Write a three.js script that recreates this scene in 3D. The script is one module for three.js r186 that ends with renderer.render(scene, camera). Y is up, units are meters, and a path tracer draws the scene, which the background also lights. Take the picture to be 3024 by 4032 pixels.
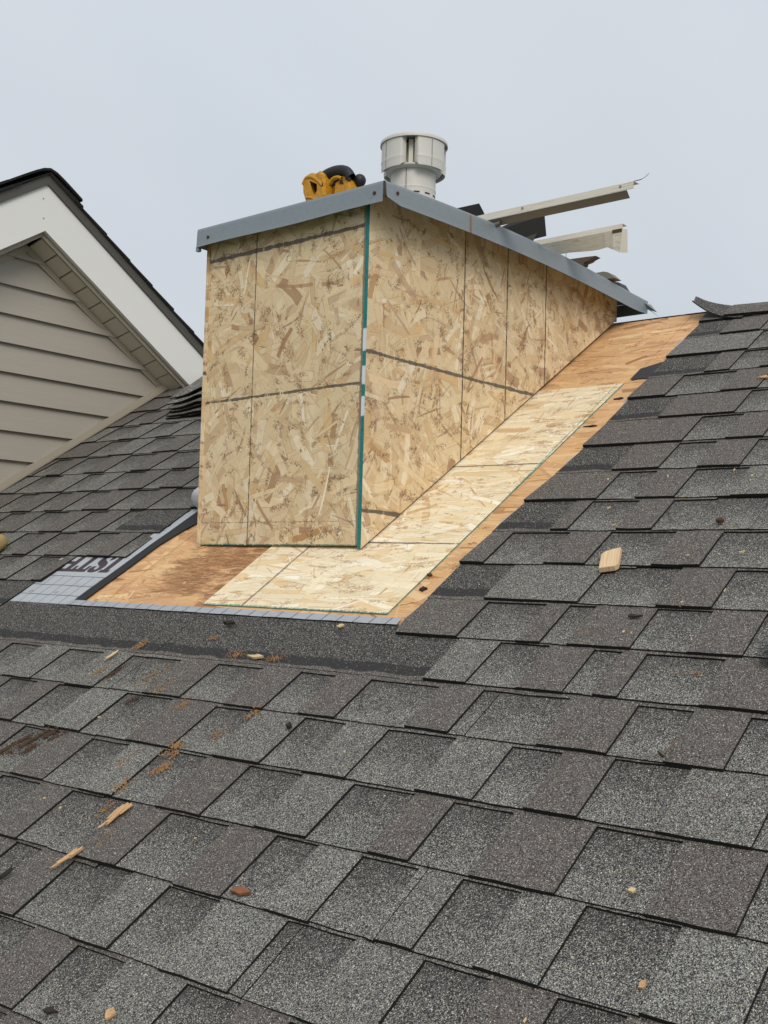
import * as THREE from 'three';
import { RoundedBoxGeometry } from 'three/addons/geometries/RoundedBoxGeometry.js';
import { mergeGeometries } from 'three/addons/utils/BufferGeometryUtils.js';

// ---------------------------------------------------------------- camera, sky, sun, exposure
const TH = 0.5661, SN = Math.sin(TH), CS = Math.cos(TH);            // roof pitch
const scene = new THREE.Scene();
const camera = new THREE.PerspectiveCamera(48.86, 3 / 4, 0.05, 400);
camera.position.set(1.7343, -0.0572, 2.1194);
camera.rotation.order = 'YXZ';
camera.rotation.set(0.0549, 0.667, 0.0268);
scene.add(camera);
camera.updateMatrixWorld(); camera.updateProjectionMatrix();

const renderer = new THREE.WebGLRenderer({ antialias: true });
renderer.setSize(768, 1024);
renderer.toneMapping = THREE.LinearToneMapping;
renderer.toneMappingExposure = 1.2;
renderer.shadowMap.enabled = true;
renderer.shadowMap.type = THREE.PCFSoftShadowMap;

let seed = 12345;
function reseed(n) { seed = n >>> 0; }
function rnd() { seed = (seed + 0x6D2B79F5) >>> 0; let t = seed; t = Math.imul(t ^ (t >>> 15), t | 1); t ^= t + Math.imul(t ^ (t >>> 7), t | 61); return ((t ^ (t >>> 14)) >>> 0) / 4294967296; }
const rr = (a, b) => a + (b - a) * rnd();
const pick = (a) => a[Math.floor(rnd() * a.length)];
// lattice value noise
function hash(x, y, s) { let h = Math.imul(x, 374761393) + Math.imul(y, 668265263) + Math.imul(s, 1442695041); h = Math.imul(h ^ (h >>> 13), 1274126177); return ((h ^ (h >>> 16)) >>> 0) / 4294967296; }
function vnoise(x, y, s = 0) {
  const xi = Math.floor(x), yi = Math.floor(y), fx = x - xi, fy = y - yi, u = fx * fx * (3 - 2 * fx), v = fy * fy * (3 - 2 * fy);
  return (hash(xi, yi, s) * (1 - u) + hash(xi + 1, yi, s) * u) * (1 - v) + (hash(xi, yi + 1, s) * (1 - u) + hash(xi + 1, yi + 1, s) * u) * v;
}
const fbm = (x, y, s = 0) => 0.55 * vnoise(x, y, s) + 0.28 * vnoise(x * 2.1, y * 2.1, s + 7) + 0.17 * vnoise(x * 4.3, y * 4.3, s + 13);

{ // overcast sky, a little lighter overhead, faint soft cloud
  const w = 512, h = 256, d = new Float32Array(w * h * 4);
  for (let j = 0; j < h; j++) for (let i = 0; i < w; i++) {
    const el = ((j + 0.5) / h - 0.5) * Math.PI, az = (i / w) * Math.PI * 2;
    const x = Math.cos(az) * Math.cos(el), z = Math.sin(az) * Math.cos(el), y = Math.sin(el);
    const n = fbm(x * 2.2 + 9, z * 2.2 + y * 3.1 + 5, 3) - 0.5, n2 = fbm(x * 5 + 3, y * 9 + z * 5, 8) - 0.5;
    const up = Math.max(0, y);
    const L = 0.53 * (1 + 0.30 * up * up + 0.26 * n + 0.10 * n2), k = (j * w + i) * 4;
    const warm = 0.5 + n * 0.9;
    d[k] = L * (0.925 + 0.05 * warm); d[k + 1] = L * (1.02 + 0.012 * warm); d[k + 2] = L * (1.145 - 0.05 * warm); d[k + 3] = 1;
  }
  const sky = new THREE.DataTexture(d, w, h, THREE.RGBAFormat, THREE.FloatType);
  sky.mapping = THREE.EquirectangularReflectionMapping; sky.magFilter = sky.minFilter = THREE.LinearFilter; sky.wrapS = THREE.RepeatWrapping; sky.needsUpdate = true;
  scene.background = sky; scene.environment = sky;
}
const sun = new THREE.DirectionalLight(0xfff4e6, 1.5);
sun.position.set(6.3, 6.6, 5.5); sun.target.position.set(0, 0, 0);
sun.castShadow = true; sun.shadow.radius = 60; sun.shadow.mapSize.set(2048, 2048);
Object.assign(sun.shadow.camera, { left: -5, right: 5, top: 5, bottom: -5, near: 0.5, far: 30 });
scene.add(sun, sun.target);

// ---------------------------------------------------------------- helpers
const used = {};
function numbered(n) { const k = used[n] = (used[n] ?? -1) + 1; return k ? n + '_' + String(k).padStart(3, '0') : n; }
function tag(o, label, category, group, kind) { if (label) o.userData.label = label; if (category) o.userData.category = category; if (group) o.userData.group = group; if (kind) o.userData.kind = kind; return o; }
function mesh(name, geo, mat, parent = scene) {
  const m = new THREE.Mesh(geo, mat); m.name = parent === scene ? numbered(name) : name; m.castShadow = m.receiveShadow = true; parent.add(m); return m;
}
function thing(name, label, category, p = [0, 0, 0], group) {
  const o = new THREE.Group(); o.name = numbered(name); o.position.set(...p); scene.add(o); return tag(o, label, category, group);
}
class GB {                                                         // small geometry builder, flat faces
  constructor() { this.p = []; this.t = []; }
  tri(a, b, c, ua = [0, 0], ub = [0, 0], uc = [0, 0]) { this.p.push(...a, ...b, ...c); this.t.push(...ua, ...ub, ...uc); }
  quad(a, b, c, d, ua, ub, uc, ud) { this.tri(a, b, c, ua, ub, uc); this.tri(a, c, d, ua, uc, ud); }
  box(x0, x1, y0, y1, z0, z1) {
    const P = (i, j, k) => [i ? x1 : x0, j ? y1 : y0, k ? z1 : z0];
    const f = (a, b, c, d, q) => this.quad(a, b, c, d, ...[a, b, c, d].map(q));
    const xy = (v) => [v[0], v[1]], zy = (v) => [v[2], v[1]], xz = (v) => [v[0], -v[2]];
    f(P(0, 0, 1), P(1, 0, 1), P(1, 1, 1), P(0, 1, 1), xy); f(P(1, 0, 0), P(0, 0, 0), P(0, 1, 0), P(1, 1, 0), xy);
    f(P(1, 0, 1), P(1, 0, 0), P(1, 1, 0), P(1, 1, 1), zy); f(P(0, 0, 0), P(0, 0, 1), P(0, 1, 1), P(0, 1, 0), zy);
    f(P(0, 1, 1), P(1, 1, 1), P(1, 1, 0), P(0, 1, 0), xz); f(P(0, 0, 0), P(1, 0, 0), P(1, 0, 1), P(0, 0, 1), xz);
    return this;
  }
  geo() {
    const g = new THREE.BufferGeometry(); g.setAttribute('position', new THREE.Float32BufferAttribute(this.p, 3)); g.setAttribute('uv', new THREE.Float32BufferAttribute(this.t, 2)); g.computeVertexNormals(); return g;
  }
}
function prism(pts, z0, z1, f = (x, y, z) => [x, y, z]) {           // convex-ish polygon pulled from z0 to z1
  const sh = new THREE.Shape(pts.map((q) => new THREE.Vector2(q[0], q[1])));
  const g = new THREE.ExtrudeGeometry(sh, { depth: z1 - z0, bevelEnabled: false }); g.translate(0, 0, z0);
  const a = g.attributes.position; for (let i = 0; i < a.count; i++) a.setXYZ(i, ...f(a.getX(i), a.getY(i), a.getZ(i)));
  g.computeVertexNormals(); return g;
}
function bevelled(pts, depth, b, holes = []) {
  const sh = new THREE.Shape(pts.map((q) => new THREE.Vector2(q[0], q[1])));
  for (const h of holes) sh.holes.push(new THREE.Path(h.map((q) => new THREE.Vector2(q[0], q[1]))));
  return new THREE.ExtrudeGeometry(sh, { depth: depth - 2 * b, bevelEnabled: true, bevelSize: b, bevelThickness: b, bevelSegments: 2, bevelOffset: -b, curveSegments: 4 }).translate(0, 0, b - depth / 2);
}
const V3 = (a) => new THREE.Vector3(...a);
function tube(pts, r, seg = 24, rad = 8) { return new THREE.TubeGeometry(new THREE.CatmullRomCurve3(pts.map(V3)), seg, r, rad, false); }
const lin = (h) => new THREE.Color(h);
const std = (c, rough = 0.8, more = {}) => new THREE.MeshStandardMaterial({ color: new THREE.Color(c), roughness: rough, metalness: 0, ...more });
function canvasTex(w, h, draw, rep = false) {
  const c = document.createElement('canvas'); c.width = w; c.height = h; const x = c.getContext('2d'); draw(x, w, h);
  const t = new THREE.CanvasTexture(c); t.colorSpace = THREE.SRGBColorSpace; t.magFilter = THREE.LinearFilter; t.anisotropy = 8; if (rep) t.wrapS = t.wrapT = THREE.RepeatWrapping; return t;
}
const rgb = (r, g, b, a = 1) => `rgba(${r | 0},${g | 0},${b | 0},${a})`;

// ---------------------------------------------------------------- shingle granules: an atlas of 12 cells, each 0.46 m x 0.17 m
const AW = 2048, CH = 341, CW = 1024;
const atlas = (() => {
  reseed(77);
  const d = new Uint8Array(AW * AW * 4);
  const put = (x, y, c) => { const k = (y * AW + x) * 4; d[k] = c[0]; d[k + 1] = c[1]; d[k + 2] = c[2]; d[k + 3] = 255; };
  const BLK = [[24, 24, 26], [34, 33, 35], [44, 42, 44]], BRN = [[92, 85, 81], [102, 94, 89], [83, 76, 73], [110, 102, 96]], GRY = [[109, 108, 104], [126, 125, 120], [94, 93, 90], [138, 140, 135]],
    LGT = [[149, 153, 148], [165, 166, 158], [142, 153, 152], [176, 171, 153]], WHT = [[218, 214, 198], [230, 226, 212], [205, 200, 176]];
  // mix: weights of black, brown, grey, light, white
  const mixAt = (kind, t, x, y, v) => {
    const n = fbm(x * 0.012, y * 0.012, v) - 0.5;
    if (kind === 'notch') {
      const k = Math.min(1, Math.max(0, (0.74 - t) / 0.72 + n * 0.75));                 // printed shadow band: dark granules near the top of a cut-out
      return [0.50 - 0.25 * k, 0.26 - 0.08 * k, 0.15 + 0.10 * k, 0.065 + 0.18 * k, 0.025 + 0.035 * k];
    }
    if (kind === 'brown') return [0.17, 0.63 + n * 0.2, 0.10, 0.055, 0.024];
    if (kind === 'grey') return [0.24, 0.22, 0.30 + n * 0.2, 0.18, 0.05];
    if (kind === 'light') return [0.24, 0.14, 0.32, 0.23 + n * 0.2, 0.06];
    return [0.66, 0.10, 0.13, 0.085, 0.03];                                            // dark headlap
  };
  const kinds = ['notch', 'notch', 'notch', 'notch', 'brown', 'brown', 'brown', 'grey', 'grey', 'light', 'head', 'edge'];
  kinds.forEach((kind, c) => {
    const ox = (c % 2) * CW, oy = Math.floor(c / 2) * CH;
    const pal = (m) => { let r = rnd() * (m[0] + m[1] + m[2] + m[3] + m[4]); for (let i = 0; i < 5; i++) { r -= m[i]; if (r < 0) return [BLK, BRN, GRY, LGT, WHT][i][Math.floor(rnd() * [3, 4, 4, 4, 3][i])]; } return BLK[0]; };
    for (let y = 0; y < CH; y++) for (let x = 0; x < CW; x++) put(ox + x, oy + y, kind === 'edge' ? [13 + rnd() * 8, 12 + rnd() * 7, 12 + rnd() * 7] : BLK[(x * 7 + y * 3) % 3]);
    if (kind === 'edge') { for (let i = 0; i < 5000; i++) { const x = Math.floor(rnd() * (CW - 3)), y = Math.floor(rnd() * (CH - 3)), g = rr(22, 46); for (let a = 0; a < 2; a++) for (let b = 0; b < 2; b++) put(ox + x + a, oy + y + b, [g, g * 0.97, g * 0.96]); } return; }
    for (let i = 0; i < 118000; i++) {
      const x = Math.floor(rnd() * (CW - 4)), y = Math.floor(rnd() * (CH - 4)), t = y / CH;
      let kk = kind;
      if (kind === 'head') { const wob = 0.012 * Math.sin(x * 0.021) + 0.05 * (fbm(x * 0.02, y * 0.01, 4) - 0.5); if (t < 0.075 + wob) kk = 'brown'; else if (t < 0.25 + wob && rnd() < 0.93) { const g = rr(38, 56); put(ox + x, oy + y, [g, g * 0.99, g * 1.04]); put(ox + x + 1, oy + y, [g, g, g * 1.04]); put(ox + x, oy + y + 1, [g, g, g]); put(ox + x + 1, oy + y + 1, [g, g, g]); continue; } }
      const col = pal(mixAt(kk, t, x, y, c)), w = 2 + Math.floor(rnd() * 2.3), h = 2 + Math.floor(rnd() * 2.3), j = rr(0.9, 1.1);
      for (let a = 0; a < w; a++) for (let b = 0; b < h; b++) put(ox + x + a, oy + y + b, [Math.min(255, col[0] * j), Math.min(255, col[1] * j), Math.min(255, col[2] * j)]);
    }
  });
  const t = new THREE.DataTexture(d, AW, AW, THREE.RGBAFormat, THREE.UnsignedByteType); t.colorSpace = THREE.SRGBColorSpace; t.magFilter = THREE.LinearFilter; t.minFilter = THREE.LinearMipmapLinearFilter; t.generateMipmaps = true; t.anisotropy = 8; t.needsUpdate = true; return t;
})();
const shingleMat = new THREE.MeshStandardMaterial({ map: atlas, roughness: 0.93, bumpMap: atlas, bumpScale: 0.0012 });
function cellUV(c, x, t) {                                           // x metres along, t 0..1 up the cell
  const ox = (c % 2) * CW, oy = Math.floor(c / 2) * CH;
  return [(ox + 6 + Math.min(1, Math.max(0, x / 0.46)) * (CW - 12)) / AW, (oy + 4 + Math.min(1, Math.max(0, t)) * (CH - 8)) / AW];
}

// ---------------------------------------------------------------- strand board (OSB) textures
function strandBoard(x, w, h, ppm, o) {
  x.fillStyle = o.base; x.fillRect(0, 0, w, h);
  const area = (w * h) / (ppm * ppm);
  const strand = (late) => {
    const slim = rnd() < 0.35, cx = rnd() * w, cy = rnd() * h, L = rr(0.04, 0.14) * ppm * (o.long ?? 1), W = (slim ? rr(0.003, 0.008) : rr(0.009, 0.032)) * ppm;
    const a = o.dir !== undefined ? (rnd() < o.bias ? o.dir + (rnd() + rnd() - 1) * 0.6 : rnd() * Math.PI) : rnd() * Math.PI;
    const acc = rnd() < (slim ? 0.30 : 0.085), c = acc ? pick(o.accent) : pick(o.cols), v = rr(0.965, 1.035), k = 6, bow = rr(-0.05, 0.05) * L;
    x.save(); x.translate(cx, cy); x.rotate(a); x.beginPath();
    const edge = [rr(-0.15, 0.15), rr(-0.15, 0.15)], Y = (f, s) => s * W / 2 * (1 - (acc && slim ? 0.75 * Math.abs(2 * f - 1) ** 2 : 0.12)) + bow * (1 - (2 * f - 1) ** 2) + rr(-0.05, 0.05) * W;
    x.moveTo(-L / 2, Y(0, -1)); for (let i = 1; i <= k; i++) x.lineTo(-L / 2 + (L * i) / k + (i === k ? edge[0] * W : 0), Y(i / k, -1));
    if (rnd() < 0.5) x.lineTo(L / 2 + rr(0, 0.5) * W, bow * 0 + rr(-0.3, 0.3) * W);
    for (let i = k; i >= 0; i--) x.lineTo(-L / 2 + (L * i) / k + (i === 0 ? edge[1] * W : 0), Y(i / k, 1));
    x.closePath(); x.fillStyle = rgb(c[0] * v, c[1] * v, c[2] * v, acc ? rr(0.5, 0.95) : rr(0.5, 0.9)); x.fill();
    if (rnd() < o.rim) { x.strokeStyle = rgb(c[0] * 0.56, c[1] * 0.45, c[2] * 0.34, rr(0.14, 0.5)); x.lineWidth = rr(0.5, 1.4); x.stroke(); }
    x.clip(); x.lineWidth = 0.8;
    for (let g = 0, n = Math.floor(W / 2.6); g < n; g++) { const gy = rr(-W / 2, W / 2) + bow * 0.6; x.strokeStyle = rnd() < 0.6 ? rgb(c[0] * 0.8, c[1] * 0.71, c[2] * 0.58, rr(0.06, 0.26)) : rgb(255, 246, 222, 0.15); x.beginPath(); const g0 = rr(-0.5, 0.2) * L; x.moveTo(g0, gy); x.lineTo(g0 + rr(0.2, 0.6) * L, gy + rr(-1.5, 1.5)); x.stroke(); }
    x.restore();
  };
  const N = Math.floor(area * o.density); for (let i = 0; i < N; i++) strand();
  // fines, bark bits and resin smears gathered in separate patches, partly covered again by clean strands
  const P = Math.floor(area * (o.patches ?? 420));
  for (let q = 0; q < P; q++) {
    const px = rnd() * w, py = rnd() * h, R0 = rr(0.007, 0.03) * ppm, sx = rr(1.0, 2.6), pa = o.dir !== undefined && rnd() < 0.8 ? o.dir + rr(-0.3, 0.3) : rnd() * Math.PI, n = Math.floor(rr(34, 110) * (R0 / ppm / 0.027) ** 1.6 * (o.fk ?? 1));
    for (let i = 0; i < n; i++) {
      const d = (rnd() + rnd() + rnd()) / 1.6 - 0.94, e = (rnd() + rnd() + rnd()) / 1.6 - 0.94, lx = d * R0 * sx, ly = e * R0 / sx, cx = px + lx * Math.cos(pa) - ly * Math.sin(pa), cy = py + lx * Math.sin(pa) + ly * Math.cos(pa);
      const big = i < n * 0.22, c = pick(o.fleck), L = (big ? rr(0.008, 0.022) : rr(0.0025, 0.011)) * ppm, W = (big ? rr(0.002, 0.0055) : rr(0.0008, 0.0026)) * ppm;
      x.save(); x.translate(cx, cy); x.rotate(o.dir !== undefined && rnd() < 0.7 ? o.dir + rr(-0.6, 0.6) : rnd() * Math.PI); x.fillStyle = rgb(c[0], c[1], c[2], big ? rr(0.12, 0.4) : rr(0.3, 0.85)); x.beginPath(); x.moveTo(-L / 2, 0); x.lineTo(-L * 0.1, -W / 2); x.lineTo(L / 2, rr(-1, 1)); x.lineTo(L * 0.1, W / 2); x.closePath(); x.fill(); x.restore();
    }
    if (rnd() < 0.85) strand();
  }
  for (let i = 0, n = area * 900; i < n; i++) { const c = pick(o.fleck); x.fillStyle = rgb(c[0] * 0.8, c[1] * 0.8, c[2] * 0.8, rr(0.3, 0.8)); x.beginPath(); x.ellipse(rnd() * w, rnd() * h, rr(0.4, 2.4), rr(0.4, 1.3), rnd() * 3, 0, 7); x.fill(); }
}
function roughLine(x, x0, y0, x1, y1, width, col, break_ = 0.05) {   // printed nail line with frayed edges
  const L = Math.hypot(x1 - x0, y1 - y0), n = Math.ceil(L / 2), px = -(y1 - y0) / L, py = (x1 - x0) / L, sd = Math.floor(rnd() * 999);
  for (let i = 0; i < n; i++) {
    const t = i / n, thin = vnoise(i * 0.11, 2, sd); if (thin < break_ * 2.2 && rnd() < 0.4) continue;
    const w = width * (0.62 + 0.55 * vnoise(i * 0.16, 5, sd) + rr(-0.12, 0.12)), o = (vnoise(i * 0.07, 9, sd) - 0.5) * width * 0.22, cx = x0 + (x1 - x0) * t + px * o, cy = y0 + (y1 - y0) * t + py * o;
    x.save(); x.translate(cx, cy); x.rotate(Math.atan2(y1 - y0, x1 - x0)); x.fillStyle = rgb(col[0], col[1], col[2], rr(0.55, 0.8)); x.fillRect(-1, -w / 2, L / n + 1.2, w);
    if (rnd() < 0.25) { x.fillStyle = rgb(col[0] * 0.7, col[1] * 0.7, col[2] * 0.7, 0.5); x.fillRect(-1, rr(-0.6, 0.6) * w, rr(2, 7), rr(1, 2.5)); }
    x.restore();
  }
}
const PALE = { base: '#dcc7a2', patches: 520, cols: [[227, 205, 165], [222, 198, 157], [232, 212, 178], [211, 184, 142], [225, 202, 164], [237, 223, 196], [217, 192, 152], [206, 177, 136], [226, 203, 165], [230, 208, 170], [195, 164, 129], [216, 182, 132], [219, 195, 155], [228, 205, 168]], fleck: [[120, 88, 60], [96, 68, 46], [150, 116, 84], [138, 104, 74], [172, 138, 102], [186, 152, 112], [236, 224, 198], [76, 54, 38]], accent: [[176, 140, 108], [160, 120, 88], [186, 142, 94], [176, 146, 120], [240, 230, 208], [158, 124, 88]], density: 1250, rim: 0.7, flecks: 52000, fleckCut: 0.50 };
const INK = [84, 76, 68];
const PPM = 1150;
reseed(11);
const frontTex = canvasTex(704, 1000, (x, w, h) => {                  // 0.612 m x 0.87 m
  strandBoard(x, w, h, PPM, { ...PALE, s: 21 });
  const U = (v) => (v + 0.602) * PPM, Y = (v) => h - v * PPM;
  roughLine(x, U(-0.602), Y(0.802), U(0), Y(0.804), 13, INK); roughLine(x, U(-0.602), Y(0.403), U(0), Y(0.411), 8, INK, 0.1);
  roughLine(x, U(-0.404), Y(0.87), U(-0.404), Y(0), 3.2, [62, 56, 50], 0.04); roughLine(x, U(-0.602), Y(0.07), U(0), Y(0.07), 1, [120, 106, 90], 0.3);
  roughLine(x, U(-0.017), Y(0.87), U(-0.0185), Y(0), 10, [128, 118, 106], 0.02);
  roughLine(x, U(-0.602), Y(0.0105), U(0), Y(0.0105), 4, [40, 110, 106], 0.25);
});
const sideTex = canvasTex(1480, 1000, (x, w, h) => {                  // 1.287 m x 0.87 m, u runs from the front edge to the back
  strandBoard(x, w, h, PPM, { ...PALE, s: 33, flecks: 56000, fleckCut: 0.48 });
  const U = (v) => v * PPM, Y = (v) => h - v * PPM;
  for (const v of [0.403, 0.613, 0.822]) roughLine(x, U(v), Y(0.87), U(v), Y(0), 5.5, [62, 55, 48], 0.04);
  roughLine(x, U(0), Y(0.488), U(0.5), Y(0.484), 10, INK, 0.03); roughLine(x, U(0.5), Y(0.484), U(1.28), Y(0.486), 12, INK, 0.03);
  roughLine(x, U(0), Y(0.096), U(0.3), Y(0.088), 13, INK, 0.05);
});
const sheetTex = canvasTex(760, 1560, (x, w, h) => {                  // 0.62 m x 1.2 m plus margin at 1150 px/m, bottom at v = 0
  strandBoard(x, w, h, PPM, { ...PALE, base: '#e8dbbb', s: 55, dir: 0.02, bias: 0.72, long: 1.25, cols: [[238, 224, 192], [234, 218, 184], [241, 230, 204], [230, 212, 174], [243, 236, 214], [226, 203, 160], [236, 220, 188], [239, 226, 196]], accent: [[214, 176, 124], [196, 158, 112], [222, 190, 140], [206, 172, 130], [246, 240, 224]], fleck: [[150, 114, 82], [170, 132, 94], [186, 150, 110], [136, 100, 70], [244, 236, 216]], flecks: 34000, fleckCut: 0.52 });
  const Y = (v) => h - v * PPM;
  roughLine(x, 0.145 * PPM, Y(-0.01), 0.145 * PPM, Y(0.3), 8, [128, 116, 106], 0.04);
  for (const v of [0.3, 0.3 + 0.406]) roughLine(x, 0.3 * PPM, Y(v), w, Y(v - 0.004), 7, [96, 88, 80], 0.06);
  roughLine(x, 0, Y(0.003), w, Y(0.003), 5, [60, 132, 124], 0.45); roughLine(x, 0.6 * PPM, Y(0), 0.605 * PPM, Y(1.2), 4, [60, 132, 124], 0.5);
});
const deckTex = canvasTex(1290, 1840, (x, w, h) => {                  // u -0.90 .. 0.39, s -0.34 .. 1.50 at 1000 px/m
  strandBoard(x, w, h, 1000, { base: '#d0a878', s: 71, dir: 0.03, bias: 0.8, long: 1.3, density: 1150, rim: 0.45, accent: [[168, 116, 70], [150, 104, 66], [230, 198, 150], [184, 130, 82], [140, 96, 62]], fk: 0.5, patches: 160, cols: [[215, 173, 124], [222, 182, 133], [207, 163, 114], [199, 154, 108], [227, 191, 146], [211, 167, 118], [193, 147, 106], [218, 177, 127], [205, 161, 120]], fleck: [[84, 52, 30], [110, 70, 40], [70, 46, 30], [140, 92, 52]], flecks: 15000, fleckCut: 0.50 });
  // water stain in front of the chase: dark tannin in ragged streaks
  const U = (u) => (u + 0.90) * 1000, Y = (s) => h - (s + 0.34) * 1000;
  for (let i = 0; i < 9000; i++) {
    const u = rr(-0.66, -0.285), s = rr(-0.275, 0.05), e = Math.max(0, 1 - ((u + 0.44) / 0.2) ** 2) * Math.max(0, 1 - ((s + 0.08) / 0.19) ** 2), n = fbm(u * 16, s * 34, 90);
    if (n * (0.30 + e) < 0.30 + rnd() * 0.2) continue;
    const L = rr(5, 38), W = rr(1, 5); x.save(); x.translate(U(u), Y(s)); x.rotate(rr(-0.3, 0.15)); x.fillStyle = rgb(rr(104, 140), rr(70, 94), rr(42, 58), rr(0.06, 0.26)); x.fillRect(-L / 2, -W / 2, L, W); x.restore();
  }
  for (let i = 0; i < 260; i++) { const u = rr(-0.62, -0.30), s = rr(-0.24, 0.02); x.fillStyle = rgb(74, 50, 34, rr(0.1, 0.4)); x.save(); x.translate(U(u), Y(s)); x.rotate(rr(-0.4, 0.2)); x.fillRect(-rr(2, 18), -1, rr(4, 30), rr(1, 2.4)); x.restore(); }
});
const frontMat = new THREE.MeshStandardMaterial({ map: frontTex, roughness: 0.78, bumpMap: frontTex, bumpScale: 0.0014 });
const sideMat = new THREE.MeshStandardMaterial({ map: sideTex, roughness: 0.78, bumpMap: sideTex, bumpScale: 0.0014 });
const sheetMat = new THREE.MeshStandardMaterial({ map: sheetTex, roughness: 0.78, bumpMap: sheetTex, bumpScale: 0.0012 });
const deckMat = new THREE.MeshStandardMaterial({ map: deckTex, roughness: 0.8, bumpMap: deckTex, bumpScale: 0.0012 });

// ---------------------------------------------------------------- the house and its roof (roof frame: x along the eaves, y out of the roof, -z up the slope)
const house = thing('house', 'house roof of dark grey shingles, stripped to bare boards around the chimney', 'house');
const roof = new THREE.Group();                                       // only a frame for conversion, not added
roof.rotation.x = TH; roof.updateMatrixWorld();
const roofQ = roof.quaternion.clone();
function rp(name, geo, mat, parent = house) { const m = mesh(name, geo, mat, parent); if (parent === house) m.rotation.x = TH; return m; }
const R = (u, n, s) => [u, n, -s];                                    // roof coordinates to the roof frame
const W3 = (u, n, s) => [u, s * SN + n * CS, -s * CS + n * SN];       // roof coordinates to the world

const E0 = -0.4738, EX = 0.143;
const adj = { '-12': 0.0098, '-11': 0.0054, '-10': 0.0037, '-9': 0.0021, '-8': 0.0023, '-7': -0.0048, '-6': -0.0061, '-5': -0.0079, '-4': -0.0072, '-3': -0.0086, '-2': -0.0076, '-1': -0.0023, 0: 0.0009, 1: 0.0053, 2: 0.0032, 3: 0.0024, 4: 0.0011, 5: 0.0017, 6: 0.0068 };
const edge = (k) => E0 - EX * k + (adj[k] ?? 0);
const CUT = [[-0.36, 0.335], [-0.292, 0.314], [-0.242, 0.32], [-0.061, 0.32], [0.12, 0.326], [0.301, 0.343], [0.509, 0.36], [1.262, 0.361], [1.358, 0.364], [1.49, 0.35]];
function uCut(s) { for (let i = 1; i < CUT.length; i++) if (s <= CUT[i][0]) { const [a, b] = [CUT[i - 1], CUT[i]], t = Math.max(0, (s - a[0]) / (b[0] - a[0])); return a[1] + (b[1] - a[1]) * t; } return 0.35; }

// one flat piece of shingle: top skin with granules, dark asphalt edges
function slab(g, u0, u1, s0, s1, n0, n1, th, cell, o = {}) {
  const parts = Math.max(1, Math.ceil((u1 - u0) / 0.44));
  const t = (s) => (s - (o.sBase ?? s0)) / 0.17, off = (w) => rnd() * Math.max(0, 0.46 - w);
  const lean0 = o.cutL ?? ((s) => u0), lean1 = o.cutR ?? ((s) => u1);
  const ES = [cellUV(11, 0.02, 0.1), cellUV(11, 0.42, 0.1), cellUV(11, 0.42, 0.4), cellUV(11, 0.02, 0.4)];
  for (let p = 0; p < parts; p++) {
    const last = p === parts - 1, w = (u1 - u0) / parts, a0 = u0 + w * p, x0 = off(w), M = Math.max(2, Math.round(w / 0.045)), K = o.rows ?? 3;
    const js = [], jn = []; for (let i = 0; i <= M; i++) { js.push(rr(-1, 1) * (o.ragS ?? 0.0012)); jn.push(rr(-0.3, 1) * (o.ragN ?? 0.0009)); }
    if (p > 0) { js[0] = slab.js; jn[0] = slab.jn; } slab.js = js[M]; slab.jn = jn[M];
    const at = (i, j) => {
      const f = i / M, r = j / K, s = s0 + (s1 - s0) * r + js[i] * (1 - r);
      let u = a0 + w * f; if (p === 0 && i === 0) u = lean0(s); if (last && i === M) u = lean1(s);
      return [u, s, n0 + (n1 - n0) * r + jn[i] * (1 - r)];
    };
    const uv = (q) => cellUV(cell, x0 + (q[0] - a0), t(q[1]));
    const P = (q, d = 0) => R(q[0], q[2] - d, q[1]);
    for (let i = 0; i < M; i++) for (let j = 0; j < K; j++) { const A = at(i, j), B = at(i + 1, j), C = at(i + 1, j + 1), D = at(i, j + 1); g.quad(P(A), P(B), P(C), P(D), uv(A), uv(B), uv(C), uv(D)); }
    for (let i = 0; i < M; i++) { const A = at(i, 0), B = at(i + 1, 0); g.quad(P(A, th), P(B, th), P(B), P(A), ...ES); }
    for (let j = 0; j < K; j++) { if (last) { const A = at(M, j), B = at(M, j + 1); g.quad(P(A, th), P(B, th), P(B), P(A), ...ES); } if (p === 0) { const A = at(0, j + 1), B = at(0, j); g.quad(P(A, th), P(B, th), P(B), P(A), ...ES); } }
  }
  return g;
}
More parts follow.
